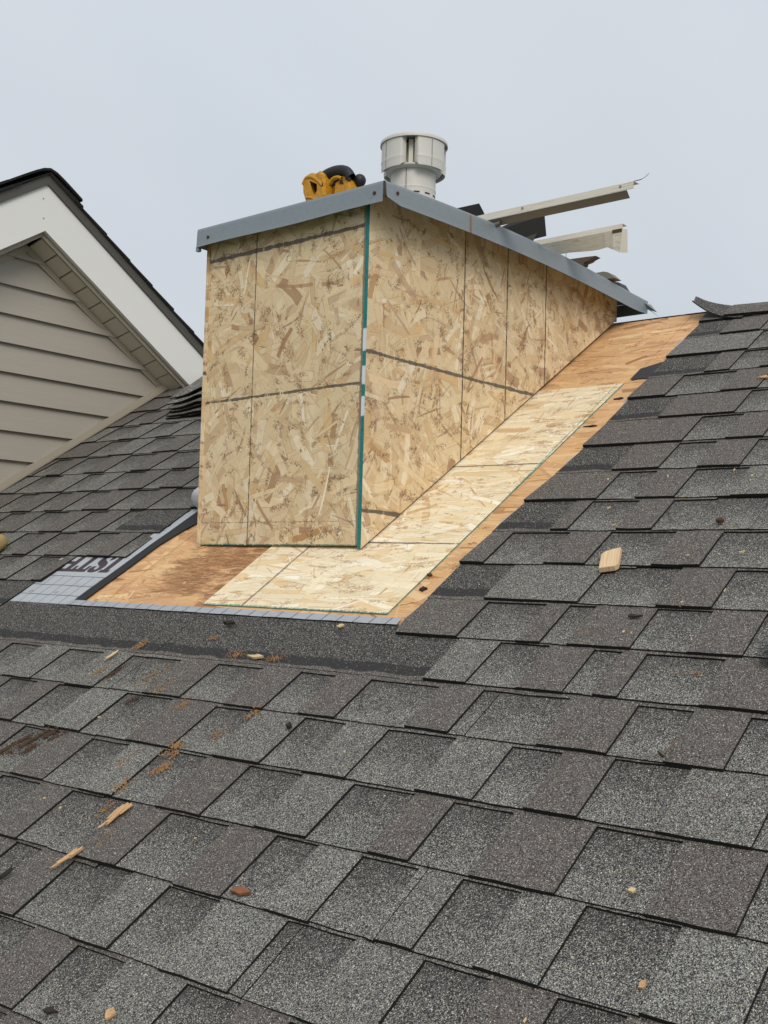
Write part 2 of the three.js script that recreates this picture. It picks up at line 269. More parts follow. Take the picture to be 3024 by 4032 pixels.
// layout of the courses: per course the runs of shingle, the dark joints (D: a cut-out starts), the cut-outs' far sides (N) and butt joints (J)
const ROWS = {
  '-11': 'D-1.869 D0.601', '-10': 'D-1.94 D-1.762 S0.526 D0.595', '-9': 'D-1.955 D-1.692 D-1.507 D0.469 D0.717', '-8': 'D-1.845 D-1.579 D-1.328 S0.505 D0.705',
  '-7': 'D-1.832 D-1.575 D-1.322 D-1.114 D0.625 D0.821', '-6': 'D-1.941 D-1.647 D-1.449 D-1.21 D-1.013 S0.502 D0.621 D0.814', '-5': 'D-1.656 D-1.478 D-1.231 D-1.037 D0.527 D0.714',
  '-4': 'D-1.563 D-1.307 D-1.114 S0.477 D0.52 D0.717 D0.811 D0.925', '-3': 'D-1.31 D-1.106 D-0.905 D0.383 D0.628 D0.874 D0.99', '-2': 'D-1.23 N-1.108 S0.463 D0.678 J0.679 D0.743 N0.841 D0.947',
  '-1': 'D0.476 N0.613 D0.664 N0.721 D0.846 N0.952 D1.048', 0: 'S0.484 D0.58 N0.687 D0.779 N0.835 D0.881 N1.023 D1.131',
  1: 'D-0.823 N-0.696 D-0.581 N-0.447 D-0.342 J-0.288 N-0.174 D-0.057 N0.076 D0.184 N0.278 D0.368 N0.53 D0.624 J0.658 N0.799 D0.923 N1.019 D1.11',
  2: 'D-0.467 N-0.347 D-0.225 J-0.169 N-0.075 D0.058 N0.179 D0.299 N0.401 D0.5 N0.646 D0.757 N0.85 D0.939 N1.062 D1.196', 3: 'D-0.174 N-0.057 D0.042 N0.165 D0.279 N0.408 D0.523 N0.65 D0.727 N0.836 D0.973 N1.103 D1.222',
  4: 'D-0.074 D0.018 N0.095 D0.207 N0.354 D0.462 N0.554 D0.643 N0.75 J0.765 D0.827 N0.924 D1.021 N1.154 D1.27', 5: 'D0.104 D0.162 N0.253 D0.346 N0.464 D0.605 J0.633 N0.733 D0.851 N0.955 D1.05', 6: 'D0.28 N0.396 D0.528',
};
const U0 = -2.075, U1 = 2.3;
function runs(k) {                                                    // [start, end] of the shingle runs of a course
  const S = { 0: [[0.484, U1]], '-1': [['cut', U1]], '-2': [[U0, -1.061], [0.463, U1]], '-3': [[U0, -0.833], ['cut', U1]], '-4': [[U0, -1.052], [0.477, U1]], '-6': [[U0, -0.62], [0.502, U1]], '-8': [[U0, -0.62], [0.505, U1]], '-10': [[U0, -0.62], [0.526, U1]], '-12': [[U0, -0.62], [0.47, U1]] };
  if (S[k]) return S[k];
  return k <= -5 ? [[U0, -0.62], ['cut', U1]] : [[U0, U1]];
}
const ndc = new THREE.Vector3();
function inView(u0, u1, s0, s1) { for (const u of [u0, (u0 + u1) / 2, u1]) for (const s of [s0, (s0 + s1) / 2, s1]) { ndc.set(...W3(u, 0.004, s)).project(camera); if (ndc.z < 1 && Math.abs(ndc.x) < 1.02 && Math.abs(ndc.y) < 1.02) return true; } return false; }
function behindChase(u0, u1, s0, s1) { const c = camera.position; for (const [u, s] of [[u0, s0], [u1, s0], [u0, s1], [u1, s1], [(u0 + u1) / 2, (s0 + s1) / 2]]) { const p = W3(u, 0.004, s), d = [p[0] - c.x, p[1] - c.y, p[2] - c.z]; let hit = false; for (let i = 1; i < 60; i++) { const f = i / 60, x = c.x + d[0] * f, z = c.z + d[2] * f, y = c.y + d[1] * f; if (x > -0.58 && x < -0.02 && z > -1.22 && z < -0.02 && y < 0.87) { hit = true; break; } } if (!hit) return false; } return true; }
const rest = [];
let nShingles = 0;
function addPiece(g, u0, u1, s0, s1) {
  if (!inView(u0, u1, s0, s1) || behindChase(u0, u1, s0, s1)) { rest.push(g.geo()); return; }
  rp('shingle', g.geo(), shingleMat); nShingles++;
}
reseed(401);
for (let k = -13; k <= 13; k++) {
  const s0 = edge(k), s1 = Math.min(edge(k - 1), 1.487), top = s1 + (s1 < 1.48 ? 0.018 : 0);
  const ev = (ROWS[k] ?? '').split(' ').filter(Boolean).map((q) => [q[0], +q.slice(1)]).filter((q) => q[0] !== 'S');
  for (let [a, b] of runs(k)) {
    const cut = a === 'cut', ua = cut ? uCut((s0 + s1) / 2) : a;
    const list = ev.filter((q) => q[1] > ua + 0.02 && q[1] < b - 0.02);
    // continue the rhythm of cut-outs beyond the part that the photograph shows
    const Ds = list.filter((q) => q[0] === 'D').map((q) => q[1]);
    let hi = Ds.length ? Math.max(...Ds) : ua + rr(0.05, 0.2); if (!Ds.length) list.push(['D', hi]);
    const limHi = ev.some((q) => q[0] === 'D' && q[1] > b) ? b : b;
    while (hi + 0.2 < limHi && !(b < 0 && Ds.length)) { hi += rr(0.17, 0.25); if (hi < b - 0.03) list.push(['D', hi]); }
    let lo = Math.min(...list.filter((q) => q[0] === 'D').map((q) => q[1]));
    if (!cut && a === U0) while (lo - 0.2 > ua) { lo -= rr(0.17, 0.25); if (lo > ua + 0.03) list.push(['D', lo]); }
    list.sort((p, q) => p[1] - q[1]);
    for (let i = 0; i < list.length; i++) if (list[i][0] === 'D') {
      let j = i + 1; while (j < list.length && list[j][0] === 'J') j++;
      if (j >= list.length || list[j][0] === 'D') { const end = j < list.length ? list[j][1] : b, gap = end - list[i][1]; const w = gap > 0.13 ? gap * rr(0.42, 0.62) : gap; if (gap > 0.13) list.splice(j, 0, ['N', Math.min(list[i][1] + w, b - 0.005)]); }
    }
    list.sort((p, q) => p[1] - q[1]);
    let u = ua, kind = 'tab'; const seq = [];
    for (const [ty, v] of [...list, ['E', b]]) { if (v - u > 0.004) seq.push([kind, u, v, ty]); u = v; if (ty === 'D') kind = 'notch'; else if (ty === 'N') kind = 'tab'; }
    const lift = k < 0 ? rr(0.0038, 0.0048) : rr(0.0044, 0.0056);
    seq.forEach(([kd, p, q, ends], i) => {
      const g = new GB(), first = i === 0 && cut ? (s) => uCut(s) + 0.0015 * Math.sin(s * 130) : undefined, js = rr(-0.0015, 0.0015);
      if (kd === 'tab') {
        const c = pick(k < 0 ? [4, 5, 6, 4, 5, 6, 7] : [4, 5, 6, 4, 5, 6, 7, 8, 9]);
        slab(g, p, q - (ends === 'J' ? 0.0018 : 0.0004), s0 + js, top, lift + rr(0, 0.0012), -0.0022, 0.0078, c, { cutL: first });
        const nx = seq[i + 1]; if (nx && nx[0] === 'notch' && ends === 'D') { let e = nx[2]; if (nx[3] === 'J' && seq[i + 2]?.[0] === 'notch') e = seq[i + 2][2]; slab(g, q, e, s1 - (k === 1 ? rr(0.009, 0.012) : rr(0.002, 0.0065)), top, -0.0014, -0.0022, 0.0042, c, { sBase: s0, rows: 1 }); }
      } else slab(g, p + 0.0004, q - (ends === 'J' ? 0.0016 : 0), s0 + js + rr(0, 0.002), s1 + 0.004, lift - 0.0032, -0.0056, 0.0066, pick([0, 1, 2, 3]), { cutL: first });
      addPiece(g, p, q, s0, s1);
    });
  }
}
// the headlap that shows where shingles have been pulled off: dark granules above a black sealant strip
function headlap(k, u0, u1, s1, o = {}) { const g = new GB(), s0 = edge(k) - 0.001; slab(g, u0, u1, s0, s1, -0.0006 + (o.n ?? 0), -0.0036 + (o.n ?? 0), 0.004, 10, { sBase: s0, rows: 4, ragS: 0.002, ragN: 0.0008, ...o }); rp('shingle', g.geo(), shingleMat); nShingles++; }
headlap(0, U0, -0.286, -0.2955); headlap(0, -0.284, 0.486, -0.2955, { cutR: undefined });
headlap(-1, U0, -1.087, -0.185, { n: 0.0012 });
headlap(-2, 0.318, 0.465, edge(-3) + 0.012, { cutL: uCut }); headlap(-4, 0.33, 0.479, edge(-5) + 0.012, { cutL: uCut }); headlap(-4, -1.053, -0.836, edge(-5) + 0.012, { n: 0.001 });
headlap(-6, 0.355, 0.504, edge(-7) + 0.012, { cutL: uCut }); headlap(-8, 0.361, 0.507, edge(-9) + 0.012, { cutL: uCut }); headlap(-10, 0.361, 0.528, edge(-11) + 0.012, { cutL: uCut }); headlap(-12, 0.361, 0.472, edge(-13) + 0.012, { cutL: uCut });
tag(rp('shingle_field', mergeGeometries(rest), shingleMat), null, null, null, 'stuff');

// sheathing: old orange-brown sheets, each laid with a gap, over a black void
function deckSheet(u0, u1, s0, s1, mat = deckMat, n = -0.006, th = 0.011, mapUV = (u, s) => [(u + 0.90) / 1.29, (s + 0.34) / 1.84]) {
  const g = new GB(), P = (u, d, s) => R(u, n - d, s), a = [u0, s0], b = [u1, s0], c = [u1, s1], d = [u0, s1], q = (v) => mapUV(v[0], v[1]);
  g.quad(P(a[0], 0, a[1]), P(b[0], 0, b[1]), P(c[0], 0, c[1]), P(d[0], 0, d[1]), q(a), q(b), q(c), q(d));
  for (const [p, r] of [[a, b], [b, c], [c, d], [d, a]]) g.quad(P(p[0], th, p[1]), P(r[0], th, r[1]), P(r[0], 0, r[1]), P(p[0], 0, p[1]), q(p), q(r), q(r), q(p));
  return rp('deck_sheet', g.geo(), mat);
}
deckSheet(-0.895, -0.6845, -0.335, 0.62); deckSheet(-0.682, 0.384, -0.335, 0.9465); deckSheet(-0.6, 0.3035, 0.949, 1.485); deckSheet(0.3055, 0.384, 0.949, 1.485);
rp('roof_underside', new GB().box(U0, U1, -0.16, -0.0185, -1.47, 2.6).geo(), std('#2a2420', 0.95));
{ // new pale sheet, laid proud of the old sheathing, teal sealed edges
  const g = new GB(), n = -0.0024, th = 0.0036, c = [[-0.318, -0.261], [0.252, -0.26], [0.294, 0.9405], [-0.316, 0.9405]], q = (v) => [(v[0] + 0.33) / 0.66, (v[1] + 0.261) / (1560 / 1150)], P = (v, d) => R(v[0], n - d, v[1]);
  g.quad(P(c[0], 0), P(c[1], 0), P(c[2], 0), P(c[3], 0), ...c.map(q)); const sh = rp('new_sheathing', g.geo(), sheetMat); tag(sh, 'new pale strand board sheet with teal edges in front of and beside the chimney');
  const e = new GB(); for (const [a, b] of [[0, 1], [1, 2], [2, 3], [3, 0]]) { const N = 30; for (let i = 0; i < N; i++) { const p = [c[a][0] + (c[b][0] - c[a][0]) * i / N, c[a][1] + (c[b][1] - c[a][1]) * i / N], r = [c[a][0] + (c[b][0] - c[a][0]) * (i + 1) / N, c[a][1] + (c[b][1] - c[a][1]) * (i + 1) / N]; e.quad(P(p, th), P(r, th), P(r, 0), P(p, 0), [i / 6, 0], [(i + 1) / 6, 0], [(i + 1) / 6, 1], [i / 6, 1]); } }
  mesh('sealed_edge', e.geo(), tealMat(), sh);
}
function tealMat() {
  if (tealMat.m) return tealMat.m;
  reseed(91);
  const t = canvasTex(256, 32, (x, w, h) => { x.fillStyle = '#23807d'; x.fillRect(0, 0, w, h); for (let i = 0; i < 420; i++) { x.fillStyle = pick([rgb(20, 92, 90, 0.6), rgb(40, 130, 124, 0.6), rgb(196, 176, 136, 0.8), rgb(206, 186, 146, 0.8), rgb(24, 70, 70, 0.6)]); x.fillRect(rnd() * w, rnd() * h, rr(2, 12), rr(1, 5)); } }, true);
  return tealMat.m = new THREE.MeshStandardMaterial({ map: t, roughness: 0.7 });
}
// roofing membrane: pale film with a printed grid and lettering, seen upside down, and its black edge
reseed(601);
const membraneTex = canvasTex(720, 860, (x, w, h) => {                // u -1.14 .. -0.78, s -0.30 .. 0.13 at 2000 px/m
  x.fillStyle = '#b1b7be'; x.fillRect(0, 0, w, h);
  const U = (u) => (u + 1.14) * 2000, Y = (s) => h - (s + 0.30) * 2000;
  for (let i = 0; i < 260; i++) { x.fillStyle = pick([rgb(150, 154, 160, 0.35), rgb(186, 192, 199, 0.35), rgb(128, 112, 92, 0.25), rgb(120, 122, 126, 0.2)]); x.beginPath(); x.ellipse(rnd() * w, rnd() * h, rr(2, 26), rr(1, 7), rr(0, 3), 0, 7); x.fill(); }
  x.strokeStyle = '#2c2d33'; x.lineWidth = 4.5;
  for (const s of [-0.253, -0.2035, -0.156]) { x.beginPath(); x.moveTo(U(-1.14), Y(s)); x.bezierCurveTo(U(-1.0), Y(s + 0.002), U(-0.9), Y(s - 0.002), U(-0.78), Y(s - 0.001)); x.stroke(); }
  x.lineWidth = 4; for (let i = 0; i < 9; i++) { const u = -1.135 + i * 0.0455; x.beginPath(); x.moveTo(U(u), Y(-0.3)); x.lineTo(U(u + 0.002), Y(-0.157)); x.stroke(); }
  x.font = 'bold 150px serif'; x.fillStyle = '#4a4148'; x.save(); x.translate(U(-0.835), Y(-0.034)); x.rotate(Math.PI); x.scale(1.42, 1.75); x.lineWidth = 9; x.strokeStyle = '#40383f'; x.fillStyle = '#40383f'; x.strokeText('ISTE', -4, 0); x.fillText('ISTE', -4, 0); x.restore();
  x.strokeStyle = '#565058'; x.lineWidth = 2.5; for (const [u, s] of [[-1.055, -0.24], [-0.935, -0.24]]) { x.beginPath(); x.ellipse(U(u), Y(s), 16, 10, 0, 0, 7); x.stroke(); x.beginPath(); x.moveTo(U(u) - 12, Y(s)); x.lineTo(U(u) + 12, Y(s)); x.stroke(); }
  for (let i = 0; i < 40; i++) { const s = rr(0, 0.12); x.fillStyle = rgb(70, 66, 70, rr(0.2, 0.6)); x.fillRect(U(rr(-0.84, -0.8)), Y(s), rr(4, 22), rr(2, 5)); }
});
const membraneMat = new THREE.MeshStandardMaterial({ map: membraneTex, roughness: 0.42 });
const stripTex = canvasTex(1400, 48, (x, w, h) => { x.fillStyle = '#a3a9b1'; x.fillRect(0, 0, w, h); for (let i = 0; i < 120; i++) { x.fillStyle = pick([rgb(140, 142, 148, 0.4), rgb(180, 186, 194, 0.4), rgb(130, 112, 90, 0.25)]); x.fillRect(rnd() * w, rnd() * h, rr(3, 30), rr(2, 9)); } x.strokeStyle = '#33353b'; x.lineWidth = 3; for (let i = 0; i < 26; i++) { x.beginPath(); x.moveTo(18 + i * 56, h); x.lineTo(24 + i * 56, 0); x.stroke(); } });
{
  const mk = (name, pts, n, mat, q, M = 12) => { // sheet between two edges, [uLeft, uRight, s] rows
    const g = new GB(), at = (i, j) => { const f = j / M, a = pts[i], b = pts[i + 1], w = f; const u = a[0] + (a[1] - a[0]) * w; return [u, n, a[2]];  [u, a[2], n + 0.0012 * Math.sin(u * 40 + a[2] * 55)]; };
    for (let i = 0; i + 1 < pts.length; i++) for (let j = 0; j < M; j++) { const A = at(i, j), B = at(i, j + 1), C = [pts[i + 1][0] + (pts[i + 1][1] - pts[i + 1][0]) * (j + 1) / M, pts[i + 1][2]], D = [pts[i + 1][0] + (pts[i + 1][1] - pts[i + 1][0]) * j / M, pts[i + 1][2]]; const z = (v) => n + 0.0005 * Math.sin(v[0] * 40 + v[1] * 55); g.quad(R(A[0], z([A[0], A[2]]), A[2]), R(B[0], z([B[0], B[2]]), B[2]), R(C[0], z(C), C[1]), R(D[0], z(D), D[1]), q(A[0], A[2]), q(B[0], B[2]), q(...C), q(...D)); }
    return rp(name, g.geo(), mat);
  };
  const qm = (u, s) => [(u + 1.14) / 0.36, (s + 0.30) / 0.43];
  tag(mk('underlayment', [[-1.13, -0.79, -0.299], [-1.13, -0.79, -0.25], [-1.13, -0.785, -0.2], [-1.13, -0.785, -0.15], [-1.13, -0.783, -0.1], [-1.13, -0.781, -0.04], [-0.87, -0.781, -0.035], [-0.86, -0.781, 0.06], [-0.86, -0.781, 0.128]], -0.0046, membraneMat, qm), 'pale grey printed membrane left of the bare boards');
  tag(mk('underlayment', [[-0.86, -0.776, 0.1285], [-0.86, -0.772, 0.26], [-0.86, -0.77, 0.5]], -0.0046, membraneMat, (u, s) => qm(u, s - 0.26)), 'pale grey printed membrane left of the bare boards');
  mk('edge_tape', [[-0.806, -0.764, -0.284], [-0.803, -0.762, -0.2], [-0.8, -0.758, -0.1], [-0.798, -0.757, 0.02], [-0.794, -0.738, 0.1], [-0.79, -0.715, 0.16], [-0.786, -0.69, 0.3], [-0.78, -0.66, 0.5]], -0.0005, std('#232427', 0.75), (u, s) => [0, 0], 2);
  mk('underlayment', [[-0.812, 0.308, -0.302], [-0.812, 0.305, -0.2785]], 0.0008, new THREE.MeshStandardMaterial({ map: stripTex, roughness: 0.45 }), (u, s) => [(u + 0.812) / 1.12, (s + 0.302) / 0.024], 40);
  // slivers of the membrane along the ragged cut of the right-hand shingles, and one torn black scrap
  const film = std('#9aa0a8', 0.5);
  for (const [a, b, w] of [[-0.06, 0.04, 0.007], [0.1, 0.2, 0.008], [0.27, 0.33, 0.006], [0.4, 0.5, 0.007], [0.78, 0.86, 0.009], [1.03, 1.1, 0.008], [1.13, 1.29, 0.01]]) { const g = new GB(), n = -0.0046; for (let i = 0; i < 5; i++) { const p = a + (b - a) * i / 5, r = a + (b - a) * (i + 1) / 5, f = (s, t) => uCut(s) - w * Math.sin(Math.PI * Math.min(0.95, Math.max(0.05, t))) - 0.001; g.quad(R(f(p, i / 5), n, p), R(uCut(p) + 0.02, n, p), R(uCut(r) + 0.02, n, r), R(f(r, (i + 1) / 5), n, r)); } rp('underlayment', g.geo(), film); }
  const sc = [[0.302, 0.973], [0.312, 0.962], [0.33, 0.968], [0.37, 0.962], [0.372, 1.09], [0.35, 1.08], [0.32, 1.058], [0.303, 1.046]], g = new GB(); for (let i = 1; i + 1 < sc.length; i++) g.tri(R(sc[0][0], -0.003, sc[0][1]), R(sc[i][0], -0.0035, sc[i][1]), R(sc[i + 1][0], -0.0032, sc[i + 1][1]));
  rp('torn_membrane', g.geo(), std('#2b2b31', 0.7));
}
// ridge caps at the right, back slope, walls
reseed(733);
for (let i = 0; i < 9; i++) {
  const u0 = 0.44 + i * 0.142, g = new GB(), lift = 0.011;
  const row = (u, h) => [R(u, 0.0035 + h, 1.386), R(u, 0.004 + h, 1.44), R(u, -0.002 + h, 1.482), [u, -0.06 + h, -1.535]];
  const A = row(u0, lift + rr(0, 0.002)), B = row(u0 + 0.1, 0.008), C = row(u0 + 0.2, 0.004), c = pick([7, 8, 4]), ux = [0, 0.1, 0.2], tv = [0.05, 0.35, 0.6, 0.95];
  for (const [p, q, a, b] of [[A, B, 0, 1], [B, C, 1, 2]]) for (let j = 0; j < 3; j++) g.quad(p[j], q[j], q[j + 1], p[j + 1], cellUV(c, ux[a], tv[j]), cellUV(c, ux[b], tv[j]), cellUV(c, ux[b], tv[j + 1]), cellUV(c, ux[a], tv[j + 1]));
  const dn = (v, d) => [v[0], v[1] - d, v[2]], E = cellUV(11, 0.2, 0.3);
  for (let j = 0; j < 3; j++) g.quad(dn(A[j + 1], 0.007), dn(A[j], 0.007), A[j], A[j + 1], E, E, E, E);
  g.quad(dn(A[0], 0.007), dn(B[0], 0.007), B[0], A[0], E, E, E, E); g.quad(dn(B[0], 0.007), dn(C[0], 0.007), C[0], B[0], E, E, E, E);
  rp('ridge_cap', g.geo(), shingleMat);
}
{ const g = new GB(), a = W3(U0, -0.002, 1.4865), b = W3(U1, -0.002, 1.4865), zr = a[2] - 2.6, y = a[1] - 2.6 * Math.tan(TH), uv = [0, 0]; g.quad(b, a, [U0, y, zr], [U1, y, zr], cellUV(4, 0.4, 0), cellUV(4, 0, 0), cellUV(4, 0, 1), cellUV(4, 0.4, 1)); mesh('back_slope', g.geo(), shingleMat, house); }
{ const y0 = -5, zf = 2.05, zb = -3.6, g = new GB(); g.box(U0, U1 - 0.2, y0, -1.72, zf - 0.12, zf); g.box(U0, U1 - 0.2, y0, -1.1, zb, zb + 0.12); g.box(U1 - 0.32, U1 - 0.2, y0, -1.72, zb + 0.12, zf - 0.12); mesh('wall', g.geo(), std('#9a9184', 0.85), house); }
tag(mesh('ground', (() => { const g = new THREE.PlaneGeometry(360, 360, 1, 1); g.rotateX(-Math.PI / 2); g.translate(0, -5.02, 0); return g; })(), (() => { reseed(5); const t = canvasTex(256, 256, (x, w, h) => { x.fillStyle = '#4d5a37'; x.fillRect(0, 0, w, h); for (let i = 0; i < 6000; i++) { x.fillStyle = pick(['#55633b', '#43502f', '#5d6a42', '#4a4f35']); x.fillRect(rnd() * w, rnd() * h, 2, 4); } }, true); t.repeat.set(180, 180); return new THREE.MeshStandardMaterial({ map: t, roughness: 0.95 }); })()), 'lawn around the house below the roof', null, null, 'structure');

// ---------------------------------------------------------------- chimney chase
const chase = thing('chimney_chase', 'square chimney chase clad in raw strand board with a galvanised metal cap', 'chimney');
chase.rotation.y = -0.028;
const D = 1.262, TAN = Math.tan(TH), CX0 = -0.602, CX1 = 0.073, CZ0 = 0.04, CZ1 = -1.337;
const capY = (f) => 0.887 + 0.019 * Math.sin(Math.PI * Math.min(1, f * 1.05)) - 0.012 * f * f;  // edge line, bowed a little
{
  const front = new GB(), fx0 = -0.6015, fx1 = -0.0135, fy0 = 0.0095, fy1 = 0.8832, q = (x, y) => [(x + 0.602) / (704 / PPM), y / (1000 / PPM)], z1 = 0, z0 = -0.011;
  front.quad([fx0, fy0, z1], [fx1, fy0, z1], [fx1, fy1, z1], [fx0, fy1, z1], q(fx0, fy0), q(fx1, fy0), q(fx1, fy1), q(fx0, fy1));
  front.quad([fx1, fy0, z1], [fx1, fy0, z0], [fx1, fy1, z0], [fx1, fy1, z1], q(fx1 - 0.004, fy0), q(fx1, fy0), q(fx1, fy1), q(fx1 - 0.004, fy1));
  front.quad([fx0, fy0, z0], [fx0, fy0, z1], [fx0, fy1, z1], [fx0, fy1, z0], q(fx0, fy0), q(fx0 + 0.01, fy0), q(fx0 + 0.01, fy1), q(fx0, fy1));
  front.quad([fx0, fy0, z0], [fx1, fy0, z0], [fx1, fy0, z1], [fx0, fy0, z1], q(fx0, fy0), q(fx1, fy0), q(fx1, fy0 + 0.01), q(fx0, fy0 + 0.01));
  mesh('front_panel', front.geo(), frontMat, chase);
  const topY = (x, z) => 0.8832 + (x > -0.3 ? 0.9 * (capY((CZ0 - z) / (CZ0 - CZ1)) - 0.887) : 0);
  const panel = (x, t, mat, flip) => { // side panel, its foot cut to the roof
    const g = new GB(), N = 12, zf = 0.004, f = (z) => -z * TAN + 0.0045, q2 = (z, y) => [(flip ? 1.27 + z : -z + 0.004) / (1480 / PPM), y / (1000 / PPM)];
    for (let i = 0; i < N; i++) { const a = zf - (D + zf) * i / N, b = zf - (D + zf) * (i + 1) / N, ya = Math.max(0.003, f(a)), yb = Math.max(0.003, f(b)), Ta = topY(x, a), Tb = topY(x, b); for (const xx of [x, x - t]) g.quad([xx, ya, a], [xx, yb, b], [xx, Tb, b], [xx, Ta, a], q2(a, ya), q2(b, yb), q2(b, Tb), q2(a, Ta)); g.quad([x - t, ya, a], [x, ya, a], [x, yb, b], [x - t, yb, b], q2(a, ya), q2(a, ya), q2(b, yb), q2(b, yb)); }
    g.quad([x - t, 0.003, zf], [x, 0.003, zf], [x, 0.874, zf], [x - t, 0.874, zf], q2(0, 0), q2(0.01, 0), q2(0.01, 0.874), q2(0, 0.874)); g.quad([x, 0.8, -D], [x - t, 0.8, -D], [x - t, 0.874, -D], [x, 0.874, -D], q2(-1.25, 0.8), q2(-1.26, 0.8), q2(-1.26, 0.87), q2(-1.25, 0.87));
    return mesh('side_panel', g.geo(), mat, chase);
  };
  const sp = panel(0, 0.0115, sideMat, false); panel(-0.59, 0.0115, sideMat, true);
  reseed(812);
  const et = canvasTex(32, 1740, (x, w, h) => { // 0.87 m at 2000 px/m, teal sealer with bare primed patches
    const Y = (v) => h - v * 2000; x.fillStyle = '#1f7f7d'; x.fillRect(0, 0, w, h);
    for (let i = 0; i < 900; i++) { x.fillStyle = pick([rgb(24, 100, 98, 0.5), rgb(36, 128, 122, 0.5), rgb(18, 84, 84, 0.5)]); x.fillRect(rnd() * w, rnd() * h, rr(1, 6), rr(3, 24)); }
    for (const [a, b] of [[0.489, 0.537], [0.406, 0.444], [0.328, 0.369]]) { x.fillStyle = '#d5dde2'; x.fillRect(0, Y(b), w, (b - a) * 2000); for (let i = 0; i < 40; i++) { x.fillStyle = '#d5dde2'; x.fillRect(rnd() * w, Y(b) - rr(0, 9), rr(1, 4), rr(4, 12)); x.fillRect(rnd() * w, Y(a) - 3, rr(1, 4), rr(4, 14)); } }
  });
  const eg = new GB(); eg.quad([-0.0112, 0.003, 0.0048], [-0.0003, 0.003, 0.0048], [-0.0003, 0.874, 0.0048], [-0.0112, 0.874, 0.0048], [0, 0], [1, 0], [1, 1], [0, 1]); for (const x of [-0.0112, -0.0003]) eg.quad([x, 0.003, 0.0042], [x, 0.003, 0.0048], [x, 0.874, 0.0048], [x, 0.874, 0.0042], [0, 0], [0.1, 0], [0.1, 1], [0, 1]);
  mesh('sealed_edge', eg.geo(), new THREE.MeshStandardMaterial({ map: et, roughness: 0.65 }), sp);
  mesh('back_panel', new GB().box(-0.5895, -0.012, 0.79, 0.874, -D, -D + 0.011).geo(), std('#a48a62', 0.85), chase);
  mesh('framing', new GB().box(-0.585, -0.02, 0.06, 0.1, -0.06, -0.0135).geo(), std('#8c7350', 0.9), chase);
}
// galvanised cap: a tray with folded-down edges
reseed(950);
const zinc = (w, h, rust) => canvasTex(w, h, (x) => {
  x.fillStyle = '#8b949a'; x.fillRect(0, 0, w, h);
  for (let i = 0; i < w * h / 60; i++) { const v = rr(2, 32), a = rnd() * 3; x.fillStyle = rgb(118 + v, 128 + v, 136 + v, 0.35); x.beginPath(); x.ellipse(rnd() * w, rnd() * h, rr(1, 6), rr(0.8, 3), a, 0, 7); x.fill(); }
  for (let i = 0; i < 26; i++) { x.strokeStyle = rgb(150, 158, 164, rr(0.1, 0.35)); x.lineWidth = 1; const u = rnd() * w; x.beginPath(); x.moveTo(u, rnd() * h); x.lineTo(u + rr(-30, 30), rnd() * h); x.stroke(); }
  if (rust) for (const [u, n, ww] of rust) for (let i = 0; i < n; i++) { x.fillStyle = rgb(rr(120, 160), rr(72, 98), rr(44, 62), rr(0.08, 0.3)); x.fillRect(u * w + rr(-ww, ww) * rnd(), rnd() * h, rr(1, 3.5), rr(3, 22)); }
}, true);
const zincFront = new THREE.MeshStandardMaterial({ map: zinc(700, 64), roughness: 0.55, metalness: 0.25 });
const zincSide = new THREE.MeshStandardMaterial({ map: zinc(1400, 64, [[0.255, 110, 9], [0.6, 10, 5]]), roughness: 0.55, metalness: 0.25 });
